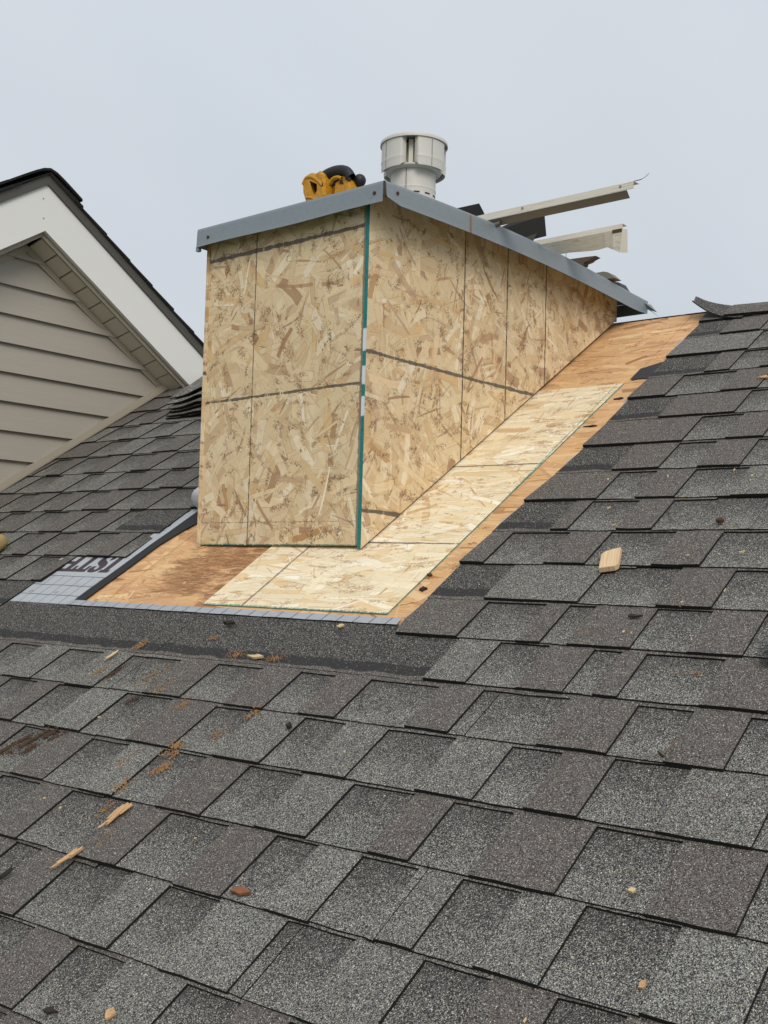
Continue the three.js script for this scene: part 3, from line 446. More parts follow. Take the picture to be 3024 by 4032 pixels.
{
  const cap = mesh('metal_cap', (() => { // top tray
    const g = new GB(), N = 10; for (let i = 0; i < N; i++) { const a = CZ0 + (CZ1 - CZ0) * i / N, b = CZ0 + (CZ1 - CZ0) * (i + 1) / N; const ya = capY(i / N), yb = capY((i + 1) / N); g.quad([CX0, 0.886, a], [CX1, ya, a], [CX1, yb, b], [CX0, 0.886, b], [0, i / N], [1, i / N], [1, (i + 1) / N], [0, (i + 1) / N]); g.quad([CX0, 0.884, a], [CX1, ya - 0.002, a], [CX1, yb - 0.002, b], [CX0, 0.884, b], [0, 0], [1, 0], [1, 1], [0, 1]); }
    return g.geo();
  })(), zincSide, chase);
  const strip = (pts, mat, tU) => { // folded edge: rows of [top, bottom] points, 1.2 mm sheet with a kicked-out hem
    const g = new GB(); for (let i = 0; i + 1 < pts.length; i++) { const [a, b, n] = pts[i], [c, d] = pts[i + 1], ua = tU * i / (pts.length - 1), ub = tU * (i + 1) / (pts.length - 1); const m = (p, q, f, o) => [p[0] + (q[0] - p[0]) * f + n[0] * o, p[1] + (q[1] - p[1]) * f, p[2] + (q[2] - p[2]) * f + n[2] * o];
      const F = [[0, 0], [0.12, 0.0012], [0.82, 0.0005], [1, 0.0008]]; for (let j = 0; j < 3; j++) { g.quad(m(a, b, F[j + 1][0], F[j + 1][1]), m(c, d, F[j + 1][0], F[j + 1][1]), m(c, d, F[j][0], F[j][1]), m(a, b, F[j][0], F[j][1]), [ua, 1 - F[j + 1][0]], [ub, 1 - F[j + 1][0]], [ub, 1 - F[j][0]], [ua, 1 - F[j][0]]); const o = -0.0012; g.quad(m(a, b, F[j + 1][0], F[j + 1][1] + o), m(c, d, F[j + 1][0], F[j + 1][1] + o), m(c, d, F[j][0], F[j][1] + o), m(a, b, F[j][0], F[j][1] + o), [ua, 0], [ub, 0], [ub, 1], [ua, 1]); } } return g.geo(); };
  const fr = []; for (let i = 0; i <= 12; i++) { const f = i / 12, x = CX0 + (CX1 - 0.002 - CX0) * f; fr.push([[x, 0.886 + 0.001 * f, CZ0], [x, 0.8355 + 0.0015 * Math.sin(f * 9), CZ0 + 0.001], [0, 0, 1]]); }
  const ff = mesh('cap_flange', strip(fr, zincFront, 1), zincFront, cap);
  const sd = []; for (let i = 0; i <= 24; i++) { const f = i / 24, z = CZ0 - 0.004 + (CZ1 - CZ0 + 0.004) * f, droop = f > 0.93 ? (f - 0.93) * 0.1 : 0; sd.push([[CX1 + 0.001, capY(f), z], [CX1 + 0.003 - droop * 0.5, capY(f) - (i === 0 ? 0.038 : 0.0495) - 0.004 * Math.sin(f * 3.1) - 0.012 * (f > 0.5 ? 0 : 0) + droop, z - (i === 0 ? 0.004 : 0)], [1, 0, 0]]); }
  const sf = mesh('cap_flange', strip(sd, zincSide, 1), zincSide, cap);
  const bk = []; for (let i = 0; i <= 4; i++) { const x = CX1 + (CX0 - CX1) * i / 4; bk.push([[x, capY(1) - 0.001, CZ1], [x, capY(1) - 0.042, CZ1 + 0.004], [0, 0, -1]]); } mesh('cap_flange', strip(bk, zincFront, 1), zincFront, cap);
  const lf = []; for (let i = 0; i <= 4; i++) { const z = CZ1 + (CZ0 - CZ1) * i / 4; lf.push([[CX0, 0.886, z], [CX0 - 0.003, 0.837, z], [-1, 0, 0]]); } mesh('cap_flange', strip(lf, zincFront, 1), zincFront, cap);
  const screw = new THREE.CylinderGeometry(0.0042, 0.0046, 0.003, 10), sm = std('#4a3a30', 0.6, { metalness: 0.5 });
  for (const [x, y] of [[-0.556, 0.857], [0.045, 0.861]]) { const s = mesh('screw', screw, sm, cap); s.rotation.x = Math.PI / 2; s.position.set(x, y, CZ0 + 0.0025); }
  const s2 = mesh('screw', screw, sm, cap); s2.rotation.z = Math.PI / 2; s2.position.set(CX1 + 0.004, 0.868, -0.008);
  const tg = new GB(); tg.quad([CX1, 0.868, CZ1 + 0.03], [CX1 + 0.004, 0.846, CZ1 + 0.005], [CX1 + 0.03, 0.836, CZ1 - 0.012], [CX1 + 0.012, 0.862, CZ1 - 0.004]); tg.quad([CX1 + 0.004, 0.846, CZ1 + 0.005], [CX1 + 0.01, 0.846, CZ1], [CX1 + 0.042, 0.815, CZ1 - 0.02], [CX1 + 0.036, 0.82, CZ1 - 0.02]); mesh('torn_corner', tg.geo(), zincFront, cap);
  mesh('bent_tail', new GB().box(CX0 - 0.008, CX0 + 0.004, 0.826, 0.838, CZ0 - 0.012, CZ0 - 0.002).geo(), zincFront, cap);
}
const onCap = (x, y, z) => { const c = Math.cos(-0.028), s = Math.sin(-0.028); return [x * c + z * s, y, -x * s + z * c]; };
const capThing = (name, label, cat, x, y, z, group) => { const o = thing(name, label, cat, onCap(x, y, z), group); o.rotation.y = -0.028; return o; };

// ---------------------------------------------------------------- vent pipe
{
  const v = capThing('vent_pipe', 'pale grey metal flue pipe with a slotted round rain cap on the chimney', 'vent', -0.271, 0.887, -0.5);
  v.scale.set(0.8, 0.925, 0.8);
  const pm = std('#cac8c2', 0.5), dark = std('#2a2826', 0.8), pale = std('#d8d3c4', 0.5);
  const L = (pts, a = 0, len = Math.PI * 2, seg = 64) => new THREE.LatheGeometry(pts.map((q) => new THREE.Vector2(q[0], q[1])), seg, a, len);
  mesh('pipe', L([[0.088, 0], [0.088, 0.035], [0.0855, 0.037], [0.0855, 0.14], [0.0872, 0.143], [0.0872, 0.15], [0.0855, 0.153], [0.0855, 0.172], [0.0835, 0.176], [0.0835, 0.2], [0.0855, 0.203], [0.0855, 0.207], [0.0835, 0.21], [0.0835, 0.262], [0.08, 0.268]]), pm, v);
  mesh('storm_collar', L([[0.084, 0.062], [0.105, 0.034], [0.106, 0.03], [0.087, 0.05]]), pm, v);
  const inner = mesh('inner_tube', L([[0.058, 0.23], [0.062, 0.24], [0.062, 0.35], [0.058, 0.352]]), pale, v);
  mesh('base_plate', L([[0.05, 0.262], [0.1, 0.264], [0.106, 0.27], [0.1, 0.274], [0.05, 0.272]]), pm, v);
  const prof = []; const out = [[0.1195, 0.262], [0.1205, 0.268], [0.1205, 0.285], [0.1222, 0.288], [0.1222, 0.295], [0.1205, 0.299], [0.1205, 0.345], [0.1215, 0.349], [0.1205, 0.353], [0.1195, 0.357]]; for (const q of out) prof.push(q); for (const q of [...out].reverse()) prof.push([q[0] - 0.0022, q[1]]); prof.push(out[0]);
  for (let k = 0; k < 4; k++) {
    const c = (31 + 45 + 90 * k) * Math.PI / 180, half = 36 * Math.PI / 180, g = L(prof, c - half, 2 * half, 28), a = g.attributes.position;
    for (let i = 0; i < a.count; i++) { const x = a.getX(i), y = a.getY(i), z = a.getZ(i); let d = Math.atan2(x, z) - c; d = Math.atan2(Math.sin(d), Math.cos(d)); const e = Math.abs(d) / half, r = e > 0.86 ? 1 - 0.16 * ((e - 0.86) / 0.14) : 1, up = y < 0.30 ? (0.30 - y) / 0.038 * 0.014 * Math.max(0, (e - 0.8) / 0.2) : 0; a.setXYZ(i, x * r, y + up, z * r); }
    g.computeVertexNormals(); mesh('shroud', g, pm, v);
    const s = mesh('seam', new GB().box(-0.0012, 0.0012, 0.266, 0.352, 0.1203, 0.1224).geo(), std('#8d8a85', 0.5), v); s.rotation.y = (31 + 20 + 90 * k) * Math.PI / 180 + 0.36;
    const b = mesh('bracket', new RoundedBoxGeometry(0.017, 0.088, 0.004, 1, 0.001).translate(0, 0.31, 0.082), pale, v); b.rotation.y = (31 + 90 * k) * Math.PI / 180;
    const n = mesh('nail_slot', new GB().box(-0.011, 0.011, 0.183, 0.188, 0.0825, 0.0842).geo(), dark, v); n.rotation.y = (18 + 30 * k) * Math.PI / 180;
  }
  mesh('lid', L([[0, 0.379], [0.05, 0.377], [0.1, 0.371], [0.12, 0.366], [0.1255, 0.362], [0.126, 0.352], [0.124, 0.352], [0.1225, 0.358], [0.11, 0.362], [0, 0.366]]), pm, v);
  const sm = mesh('seam', new GB().box(-0.001, 0.001, 0.04, 0.26, 0.0852, 0.0866).geo(), std('#6d6a66', 0.5), v); sm.rotation.y = 21 * Math.PI / 180;
}
// ---------------------------------------------------------------- yellow cordless saw
{
  const s = capThing('cordless_saw', 'yellow cordless saw with black grip lying on the chimney cap', 'power tool', -0.312, 0.884, -0.19);
  s.scale.set(0.79, 1, 0.9);
  reseed(1010);
  const yt = canvasTex(256, 256, (x, w, h) => { x.fillStyle = '#c48a12'; x.fillRect(0, 0, w, h); for (let i = 0; i < 700; i++) { x.fillStyle = pick([rgb(170, 116, 22, 0.25), rgb(214, 158, 34, 0.25), rgb(110, 76, 30, 0.18), rgb(90, 66, 40, 0.2)]); x.beginPath(); x.ellipse(rnd() * w, rnd() * h, rr(1, 14), rr(1, 6), rr(0, 3), 0, 7); x.fill(); } }, true);
  yt.repeat.set(8, 8);
  const yel = new THREE.MeshStandardMaterial({ map: yt, roughness: 0.5 }), blk = std('#17181b', 0.55), brn = std('#3a2416', 0.8), gry = std('#8e8f8e', 0.4, { metalness: 0.5 });
  const P = (a) => a.map((q) => [q[0] + 0.29, q[1] - 0.887]);
  const h = mesh('motor_housing', bevelled(P([[-0.369, 0.92], [-0.372, 0.975], [-0.389, 1.006], [-0.392, 1.032], [-0.384, 1.047], [-0.37, 1.057], [-0.35, 1.059], [-0.33, 1.053], [-0.31, 1.058], [-0.292, 1.046], [-0.284, 1.02], [-0.282, 0.975], [-0.284, 0.92]]), 0.08, 0.008, [P([[-0.362, 1.043], [-0.312, 1.026], [-0.310, 1.0], [-0.326, 0.98], [-0.342, 0.99], [-0.354, 1.012]])]), yel, s);
  mesh('recess', new RoundedBoxGeometry(0.045, 0.056, 0.05, 1, 0.003).translate(-0.045, 0.125, -0.008), brn, s);
  mesh('rim', tube(P([[-0.39, 1.03], [-0.375, 1.046], [-0.345, 1.044], [-0.315, 1.028], [-0.294, 1.012]]).map((q) => [q[0], q[1], 0.038]), 0.0055, 20, 8), yel, h);
  mesh('ledge', tube(P([[-0.372, 0.99], [-0.345, 0.985], [-0.315, 0.972]]).map((q) => [q[0], q[1], 0.04]), 0.004, 12, 6), yel, h);
  mesh('battery_slot', new RoundedBoxGeometry(0.012, 0.012, 0.01, 1, 0.002).translate(-0.006, 0.128, 0.036), brn, h);
  mesh('grip', tube(P([[-0.325, 1.032], [-0.305, 1.042], [-0.28, 1.047], [-0.25, 1.048], [-0.222, 1.044], [-0.204, 1.036], [-0.19, 1.02]]).map((q, i) => [q[0] - 0.004, q[1] + 0.006, 0.016 - i * 0.002]), 0.0155, 40, 16), blk, s);
  mesh('grip_inlay', tube(P([[-0.288, 1.012], [-0.268, 1.026], [-0.245, 1.027], [-0.225, 1.02]]).map((q) => [q[0], q[1] + 0.006, 0.018]), 0.005, 20, 8), yel, s);
  mesh('trigger', bevelled(P([[-0.284, 1.016], [-0.27, 1.03], [-0.24, 1.034], [-0.222, 1.03], [-0.226, 1.014], [-0.25, 1.024]]), 0.022, 0.003), brn, s);
  const r = mesh('rear_housing', bevelled(P([[-0.262, 0.92], [-0.252, 0.995], [-0.234, 1.002], [-0.222, 1.012], [-0.205, 1.008], [-0.186, 0.994], [-0.18, 0.97], [-0.178, 0.92]]), 0.062, 0.006), yel, s); r.position.set(-0.012, 0.026, -0.018);
  mesh('vent_hole', bevelled(P([[-0.228, 0.99], [-0.222, 0.998], [-0.213, 0.998], [-0.209, 0.986], [-0.215, 0.986]]), 0.012, 0.002).translate(0, 0, 0.029), brn, r);
  mesh('vent_hole', bevelled(P([[-0.198, 1.012], [-0.182, 1.0], [-0.183, 0.99], [-0.2, 0.996]]), 0.012, 0.002).translate(0, 0, 0.029), brn, r);
  mesh('rib', new GB().box(0.036, 0.038, 0.04, 0.1, 0.03, 0.0335).geo(), std('#7c5812', 0.6), r);
  mesh('hand_knob', new THREE.SphereGeometry(0.022, 18, 12).scale(1, 0.82, 0.9).translate(0.1, 0.14, -0.03), blk, s);
  mesh('motor_cover', new RoundedBoxGeometry(0.05, 0.085, 0.06, 2, 0.012).translate(0.105, 0.066, -0.03), yel, s);
  mesh('blade_guard', new THREE.CylinderGeometry(0.068, 0.068, 0.02, 40, 1, false).rotateX(Math.PI / 2).translate(-0.005, 0.06, -0.055), gry, s);
  mesh('shoe', new RoundedBoxGeometry(0.25, 0.004, 0.13, 1, 0.0015).translate(0.005, 0.004, -0.02), gry, s);
  mesh('lever', new RoundedBoxGeometry(0.009, 0.03, 0.012, 2, 0.003).rotateZ(0.4).translate(-0.1, 0.105, 0.01), blk, s);
  mesh('guard_lip', new RoundedBoxGeometry(0.034, 0.05, 0.03, 2, 0.008).rotateZ(0.5).translate(-0.098, 0.08, 0.0), std('#b9bcbd', 0.5), s);
}
// ---------------------------------------------------------------- pulled-off trim and scraps on the cap
{
  reseed(1200);
  const bt = canvasTex(512, 128, (x, w, h) => { x.fillStyle = '#d0cbbe'; x.fillRect(0, 0, w, h); for (let i = 0; i < 260; i++) { x.fillStyle = pick([rgb(150, 142, 124, 0.2), rgb(222, 218, 206, 0.25), rgb(120, 106, 82, 0.2)]); x.fillRect(rnd() * w, rnd() * h, rr(3, 60), rr(1, 4)); } }, true);
  const bone = new THREE.MeshStandardMaterial({ map: bt, roughness: 0.5 }), drk = std('#3b3a36', 0.6), ox = (g) => g;
  const chan = (L, rows, mat) => { const g = new GB(), T = 0.0016; for (let j = 0; j + 1 < rows.length; j++) { const [y0, z0, a0, b0] = rows[j], [y1, z1, a1, b1] = rows[j + 1]; const N = 8; for (let i = 0; i < N; i++) { const X = (a, b, f) => a + (b - a) * f, f = i / N, e = (i + 1) / N; for (const o of [0, -T]) g.quad([X(a0, b0, f), y0, z0 + o], [X(a0, b0, e), y0, z0 + o], [X(a1, b1, e), y1, z1 + o], [X(a1, b1, f), y1, z1 + o], [f, j / 3], [e, j / 3], [e, (j + 1) / 3], [f, (j + 1) / 3]); } } return g.geo(); };
  const t1 = capThing('metal_trim', 'long thin off-white metal trim strip sticking out furthest over the chimney edge', 'trim', 0.023, 0.9145, -0.43, 'trim strips on the chimney cap');
  mesh('face', chan(0.47, [[0.022, -0.028, -0.3, 0.466], [0.021, 0.0, -0.3, 0.466], [0.0025, 0.002, -0.3, 0.466]], bone), bone, t1);
  mesh('lower_leg', chan(0.44, [[0.0025, -0.001, -0.3, 0.446], [-0.0145 + 0.001, -0.016, -0.2, 0.447]], drk), std('#7c7468', 0.6), t1);
  mesh('torn_sliver', tube([[0.466, 0.021, 0], [0.492, 0.023, 0], [0.506, 0.034, -0.004]], 0.0006, 8, 4), drk, t1); mesh('torn_sliver', tube([[0.466, 0.0205, 0], [0.489, 0.0205, 0.002], [0.506, 0.034, -0.004]], 0.0005, 8, 4), drk, t1);
  const nh = new THREE.CylinderGeometry(0.003, 0.003, 0.002, 8).rotateX(Math.PI / 2); for (const x of [0.14, 0.43]) { const n = mesh('nail_head', nh, std('#7e7a70', 0.5), t1); n.position.set(x, 0.014, 0.002); }
  const t2 = capThing('metal_trim', 'shorter bent off-white metal trim strip with a torn flared end below the long strip', 'trim', -0.003, 0.93, -0.78, 'trim strips on the chimney cap');
  mesh('face', chan(0.28, [[0.029, -0.03, -0.25, 0.274], [0.028, 0, -0.25, 0.276], [0.012, 0.003, -0.25, 0.278]], bone), bone, t2);
  mesh('torn_end', new GB().box(0.246, 0.276, 0.004, 0.0135, 0.0032, 0.0045).geo(), std('#4c3a28', 0.9), t2);
  mesh('lower_leg', (() => { const g = new GB(), N = 10, top = (f) => [-0.02 + 0.298 * f, 0.012, 0.003], bot = (f) => [0.012 + 0.262 * f, -0.026 + (f > 0.8 ? -(f - 0.8) * 0.17 : 0) + 0.004 * Math.sin(f * 7), -0.014 + (f > 0.75 ? (f - 0.75) * 0.1 : 0)]; for (let i = 0; i < N; i++) { const a = i / N, b = (i + 1) / N; for (const o of [0, -0.0016]) { const z = (v) => [v[0], v[1], v[2] + o]; g.quad(z(bot(a)), z(bot(b)), z(top(b)), z(top(a)), [a, 0.3], [b, 0.3], [b, 0.8], [a, 0.8]); } } const A = top(1), B = bot(1); for (const o of [0, -0.0016]) g.tri([B[0], B[1], B[2] + o], [B[0] + 0.024, B[1] - 0.004, B[2] + o], [A[0] + 0.014, A[1] - 0.004, A[2] + o]), g.tri([B[0], B[1], B[2] + o], [A[0] + 0.014, A[1] - 0.004, A[2] + o], [A[0], A[1], A[2] + o]); return g.geo(); })(), bone, t2);
  // dark flashing under the long strip
  const f1 = capThing('flashing', 'dark bent flashing sheet standing behind the long trim strip on the chimney cap', 'flashing', 0, 0.887, -0.64);
  mesh('upper_wing', (() => { const g = new GB(); for (const o of [0, -0.0015]) { const A = [-0.12, 0.06, 0.02 + o], B = [-0.036, 0.1, -0.03 + o], C = [0.081, 0.102, -0.03 + o], D2 = [0.107, 0.029, 0 + o], E = [0.0, 0.016, 0.02 + o]; g.quad(A, E, C, B); g.tri(E, D2, C); } return g.geo(); })(), std('#141412', 0.9), f1);
  mesh('lower_wing', (() => { const g = new GB(); for (const o of [0, -0.0015]) g.quad([-0.03, 0.02, 0.022 + o], [0.079, 0.041, 0.004 + o], [0.063, 0.001, 0.015 + o], [-0.04, -0.0, 0.04 + o]); return g.geo(); })(), std('#3b3a34', 0.6), f1);
  const f2 = capThing('flashing', 'small curled grey-green flashing offcut on the chimney edge under the long strip', 'flashing', 0.055, 0.9, -0.44);
  mesh('curl', (() => { const g = new GB(), N = 8; for (let i = 0; i < N; i++) { const a = -1.2 + 2.6 * i / N, b = -1.2 + 2.6 * (i + 1) / N, y = (t) => 0.008 * Math.sin(t) - 0.004, z = (t) => 0.012 * Math.cos(t); g.quad([-0.06, y(a), z(a)], [0.035, y(a) + 0.006, z(a)], [0.035, y(b) + 0.006, z(b)], [-0.06, y(b), z(b)]); } return g.geo(); })(), std('#6a665a', 0.5), f2);
  const sc = capThing('loose_shingle', 'black shingle scrap lying on the cap behind the long trim strip', 'shingle', -0.04, 0.9, -0.45);
  mesh('scrap', (() => { const g = new GB(), E = cellUV(11, 0.2, 0.4), h = (o) => [[-0.1, -0.004 + o, 0.03], [0.064, 0.042 + o, 0.0], [0.039, 0.077 + o, -0.01], [-0.054, 0.078 + o, -0.01]]; const a = h(0.005), b = h(0); const c = [[0.02, 0.02], [0.3, 0.02], [0.3, 0.6], [0.02, 0.6]].map((q) => cellUV(11, ...q)); g.quad(...a, ...c); g.quad(b[3], b[2], b[1], b[0], E, E, E, E); for (let i = 0; i < 4; i++) g.quad(b[i], b[(i + 1) % 4], a[(i + 1) % 4], a[i], E, E, E, E); return g.geo(); })(), shingleMat, sc);
  const wood = std('#5f5146', 0.85);
  const scrap = (label, x, y, z, pts, d, mat, cat = 'wood scrap', name = 'wood_scrap') => { const o = capThing(name, label, cat, x, y, z); mesh('splinter', prism(pts, -d / 2, d / 2), mat, o); return o; };
  scrap('brown torn splinter with a pointed tip lying on the chimney cap edge', 0.021, 0.912, -0.93, [[-0.06, 0.004], [-0.02, 0.016], [0.06, 0.013], [0.092, 0.011], [0.074, 0.005], [0.066, 0.0], [0.05, -0.003], [0.048, -0.011], [0.022, -0.013], [0.0, -0.004]], 0.03, wood);
  { const n = capThing('roofing_nail', 'thin nail standing upright between the splinter and the bent trim strip', 'nail', 0.003, 0.926, -0.925); mesh('shank', new THREE.CylinderGeometry(0.0009, 0.0009, 0.026, 6).translate(0, 0.013, 0), std('#77736b', 0.5, { metalness: 0.5 }), n); mesh('nail_head', new THREE.CylinderGeometry(0.003, 0.003, 0.001, 8).translate(0, 0.026, 0), std('#77736b', 0.5, { metalness: 0.5 }), n); }
  scrap('grey weathered block of wood on the chimney cap, second from the far end', 0.024, 0.907, -1.1, [[-0.04, 0.008], [-0.02, 0.014], [0.026, 0.014], [0.042, 0.009], [0.066, -0.012], [0.03, -0.012], [-0.03, -0.004]], 0.045, std('#7a746a', 0.85));
  scrap('dark scrap with a white rim at the far end of the chimney cap', 0.011, 0.909, -1.22, [[-0.03, 0.006], [0.0, 0.012], [0.03, 0.004], [0.045, -0.02], [0.03, -0.022], [-0.02, -0.006]], 0.05, std('#34353a', 0.7), 'scrap', 'flashing_scrap');
}
// ---------------------------------------------------------------- upper gable at the left
const gable = thing('gable_wall', 'taupe lap-sided gable end with white rake boards at the left', 'house');
{
  reseed(1400);
  const st = canvasTex(512, 256, (x, w, h) => { x.fillStyle = '#a39d93'; x.fillRect(0, 0, w, h); for (let i = 0; i < 1900; i++) { x.fillStyle = pick([rgb(156, 148, 134, 0.25), rgb(172, 165, 153, 0.22), rgb(142, 134, 122, 0.16)]); x.fillRect(rnd() * w, rnd() * h, rr(10, 120), rr(0.6, 1.6)); } }, true);
  const siding = new THREE.MeshStandardMaterial({ map: st, roughness: 0.62, bumpMap: st, bumpScale: 0.0006 }), taupe = std('#9a9283', 0.6), taupeD = std('#cbc3b1', 0.6), white = std('#e2e2de', 0.45), drip = std('#4d4a44', 0.55);
  const XW = -2.062, XF = -1.955, ZA = -0.4, T = 0.6385;                 // wall plane, rake plane, apex, pitch
  const rake = (y0, z) => y0 - T * Math.abs(z - ZA);
  const zLo = (y) => Math.max(-y / TAN - 0.002, ZA - (1.178 - y) / T), zHi = (y) => Math.min(1.45, ZA + (1.178 - y) / T);
  for (let k = -9; k < 9; k++) {
    const y0 = 0.339 + 0.1118 * k, y1 = y0 + 0.1118; if (zHi(y0) - zLo(y0) < 0.02) continue;
    const g = new GB(), yt = Math.min(y1 + 0.006, 1.17), N = 10, lap = 0.0165;
    const RW = 6, Yr = (q) => y0 + (yt - y0) * q / RW, Xr = (q) => XW + lap * (1 - q / RW) + 0.0005, Zr = (q, f) => zHi(Yr(q)) + (zLo(Yr(q)) - zHi(Yr(q))) * f;
    for (let i = 0; i < N; i++) { const a = i / N, b = (i + 1) / N; for (let q = 0; q < RW; q++) { const V = (qq, f) => [Xr(qq), Yr(qq), Zr(qq, f)], U = (qq, f) => [Zr(qq, f), 0.02 + 0.88 * qq / RW]; g.quad(V(q, a), V(q, b), V(q + 1, b), V(q + 1, a), U(q, a), U(q, b), U(q + 1, b), U(q + 1, a)); } g.quad([XW - 0.004, y0 + 0.001, Zr(0, a)], [XW - 0.004, y0 + 0.001, Zr(0, b)], [XW + lap, y0, Zr(0, b)], [XW + lap, y0, Zr(0, a)], [0, 0], [0, 0], [0, 0], [0, 0]); }
    mesh('siding_board', g.geo(), siding, gable);
  }
  // solid body behind the boards
  const body = (z, y) => [z, y]; mesh('wall_body', prism([[1.44, -1.2], [1.44, rake(1.2, 1.44)], [ZA, 1.2], [-1.9, rake(1.2, -1.9)], [-1.9, -1.2]], 0, 2.6, (z, y, d) => [XW - 0.016 - d, y, z]), std('#8a8276', 0.9), gable);
  // channel along the foot of the siding, following the roof
  { const g = new GB(), N = 14, a0 = [-0.75, 1.35]; for (let i = 0; i < N; i++) { const s = a0[0] + (a0[1] - a0[0]) * i / N, e = a0[0] + (a0[1] - a0[0]) * (i + 1) / N, F = [[XW + 0.006, 0.034], [XW + 0.022, 0.033], [XW + 0.026, 0.012], [XW + 0.026, 0.006]]; for (let j = 0; j < 3; j++) g.quad(W3(F[j + 1][0], F[j + 1][1], s), W3(F[j + 1][0], F[j + 1][1], e), W3(F[j][0], F[j][1], e), W3(F[j][0], F[j][1], s)); } mesh('base_channel', g.geo(), taupe, gable); }
  // soffit: short boards under the rake, with a trim strip along the wall
  const slope = (z, y0) => rake(y0, z);
  for (const sgn of [-1, 1]) for (let k = 0; k < (sgn < 0 ? 19 : 24); k++) {
    const z0 = ZA + sgn * (0.012 + 0.0734 * k), z1 = z0 + sgn * 0.0665, g = new GB(), yi = (z) => slope(z, 1.181), y = (z) => slope(z, 1.206), p = 0.006;
    g.quad([XW, yi(z0), z0], [XF, y(z0), z0], [XF, y(z1), z1], [XW, yi(z1), z1]); g.quad([XW, yi(z0) + p, z0], [XF, y(z0) + p, z0], [XF, y(z0), z0], [XW, yi(z0), z0]); g.quad([XW, yi(z1), z1], [XF, y(z1), z1], [XF, y(z1) + p, z1], [XW, yi(z1) + p, z1]);
    mesh('soffit_board', g.geo(), taupeD, gable);
  }
  for (const sgn of [-1, 1]) {
    const len = sgn < 0 ? 1.5 : 1.84, bar = (name, y0, y1, x0, x1, mat, a = 0) => mesh(name, prism([[ZA + sgn * a, y0 - T * a], [ZA + sgn * len, y0 - T * len], [ZA + sgn * len, y1 - T * len], [ZA + sgn * a, y1 - T * a]], x0, x1, (z, y, x) => [x, y, z]), mat, gable);
    bar('soffit_backing', 1.2135, 1.262, XW - 0.01, XF - 0.002, std('#2c2924', 0.9));
    bar('soffit_trim', 1.154, 1.182, XW - 0.002, XW + 0.014, taupe); bar('outer_trim', 1.199, 1.2185, XF - 0.012, XF - 0.0015, taupe);
    bar('rake_board', 1.219, 1.397, XF - 0.0005, XF + 0.02, white); bar('drip_edge', 1.3972, 1.437, XF - 0.01, XF + 0.028, drip);
    bar('roof_deck', 1.29, 1.4365, XW - 2.4, XF - 0.011, std('#5a4a38', 0.9));
    // shingle courses, each lapped over the one below
    for (let k = 0; k < (sgn < 0 ? 12 : 15); k++) { const a = 0.02 + k * 0.121, b = a + 0.135, j = rr(0, 0.004), Y = (d, h) => 1.4375 - T * d + h; const g = prism([[ZA + sgn * Math.max(0, a - 0.02), Y(Math.max(0, a - 0.02), 0.0005)], [ZA + sgn * b, Y(b, 0.004)], [ZA + sgn * b, Y(b, 0.013 + j)], [ZA + sgn * Math.max(0, a - 0.02), Y(Math.max(0, a - 0.02), 0.006)]], XW - 2.4, XF + 0.038 + rr(-0.004, 0.004), (z, y, x) => [x, y, z]); const uv = g.attributes.uv, ps = g.attributes.position, nm = g.attributes.normal; for (let i = 0; i < uv.count; i++) { const top = Math.abs(nm.getX(i)) < 0.5 && nm.getY(i) > 0.3; const q = top ? cellUV(5, ((ps.getX(i) + 5) % 0.45), (ps.getZ(i) * 3) % 1) : cellUV(11, 0.2, 0.3); uv.setXY(i, ...q); } mesh('shingle', g, shingleMat, gable); }
  }
  for (let k = 0; k < 12; k++) { // ridge caps, bent over the top
    const x1 = XF + 0.04 - k * 0.2, x0 = x1 - 0.22, Y = (z) => 1.4555 - T * Math.sqrt(z * z + 0.0009) + T * 0.03, g = new GB(), N = 10, E = cellUV(11, 0.2, 0.3), W = 0.15;
    for (let i = 0; i < N; i++) { const a = -W + 2 * W * i / N, b = -W + 2 * W * (i + 1) / N, up = 0.004; g.quad([x0, Y(a), ZA + a], [x1, Y(a) + up, ZA + a], [x1, Y(b) + up, ZA + b], [x0, Y(b), ZA + b], ...[[0, i / N], [0.2, i / N], [0.2, (i + 1) / N], [0, (i + 1) / N]].map((q) => cellUV(5, ...q))); g.quad([x1, Y(a) - 0.006, ZA + a], [x1, Y(b) - 0.006, ZA + b], [x1, Y(b) + up, ZA + b], [x1, Y(a) + up, ZA + a], E, E, E, E); }
    for (const a of [-W, W]) g.quad([x0, Y(a) - 0.008, ZA + a], [x1, Y(a) - 0.006, ZA + a], [x1, Y(a) + 0.004, ZA + a], [x0, Y(a), ZA + a], E, E, E, E);
    mesh('ridge_cap', g.geo(), shingleMat, gable);
  }
  const nail = new THREE.CylinderGeometry(0.003, 0.003, 0.002, 8).rotateZ(Math.PI / 2); for (const [y, z] of [[1.34, -0.385], [1.265, -0.39]]) { const n = mesh('nail_head', nail, std('#8b8a85', 0.5), gable); n.position.set(XF + 0.0205, y, z); }
}
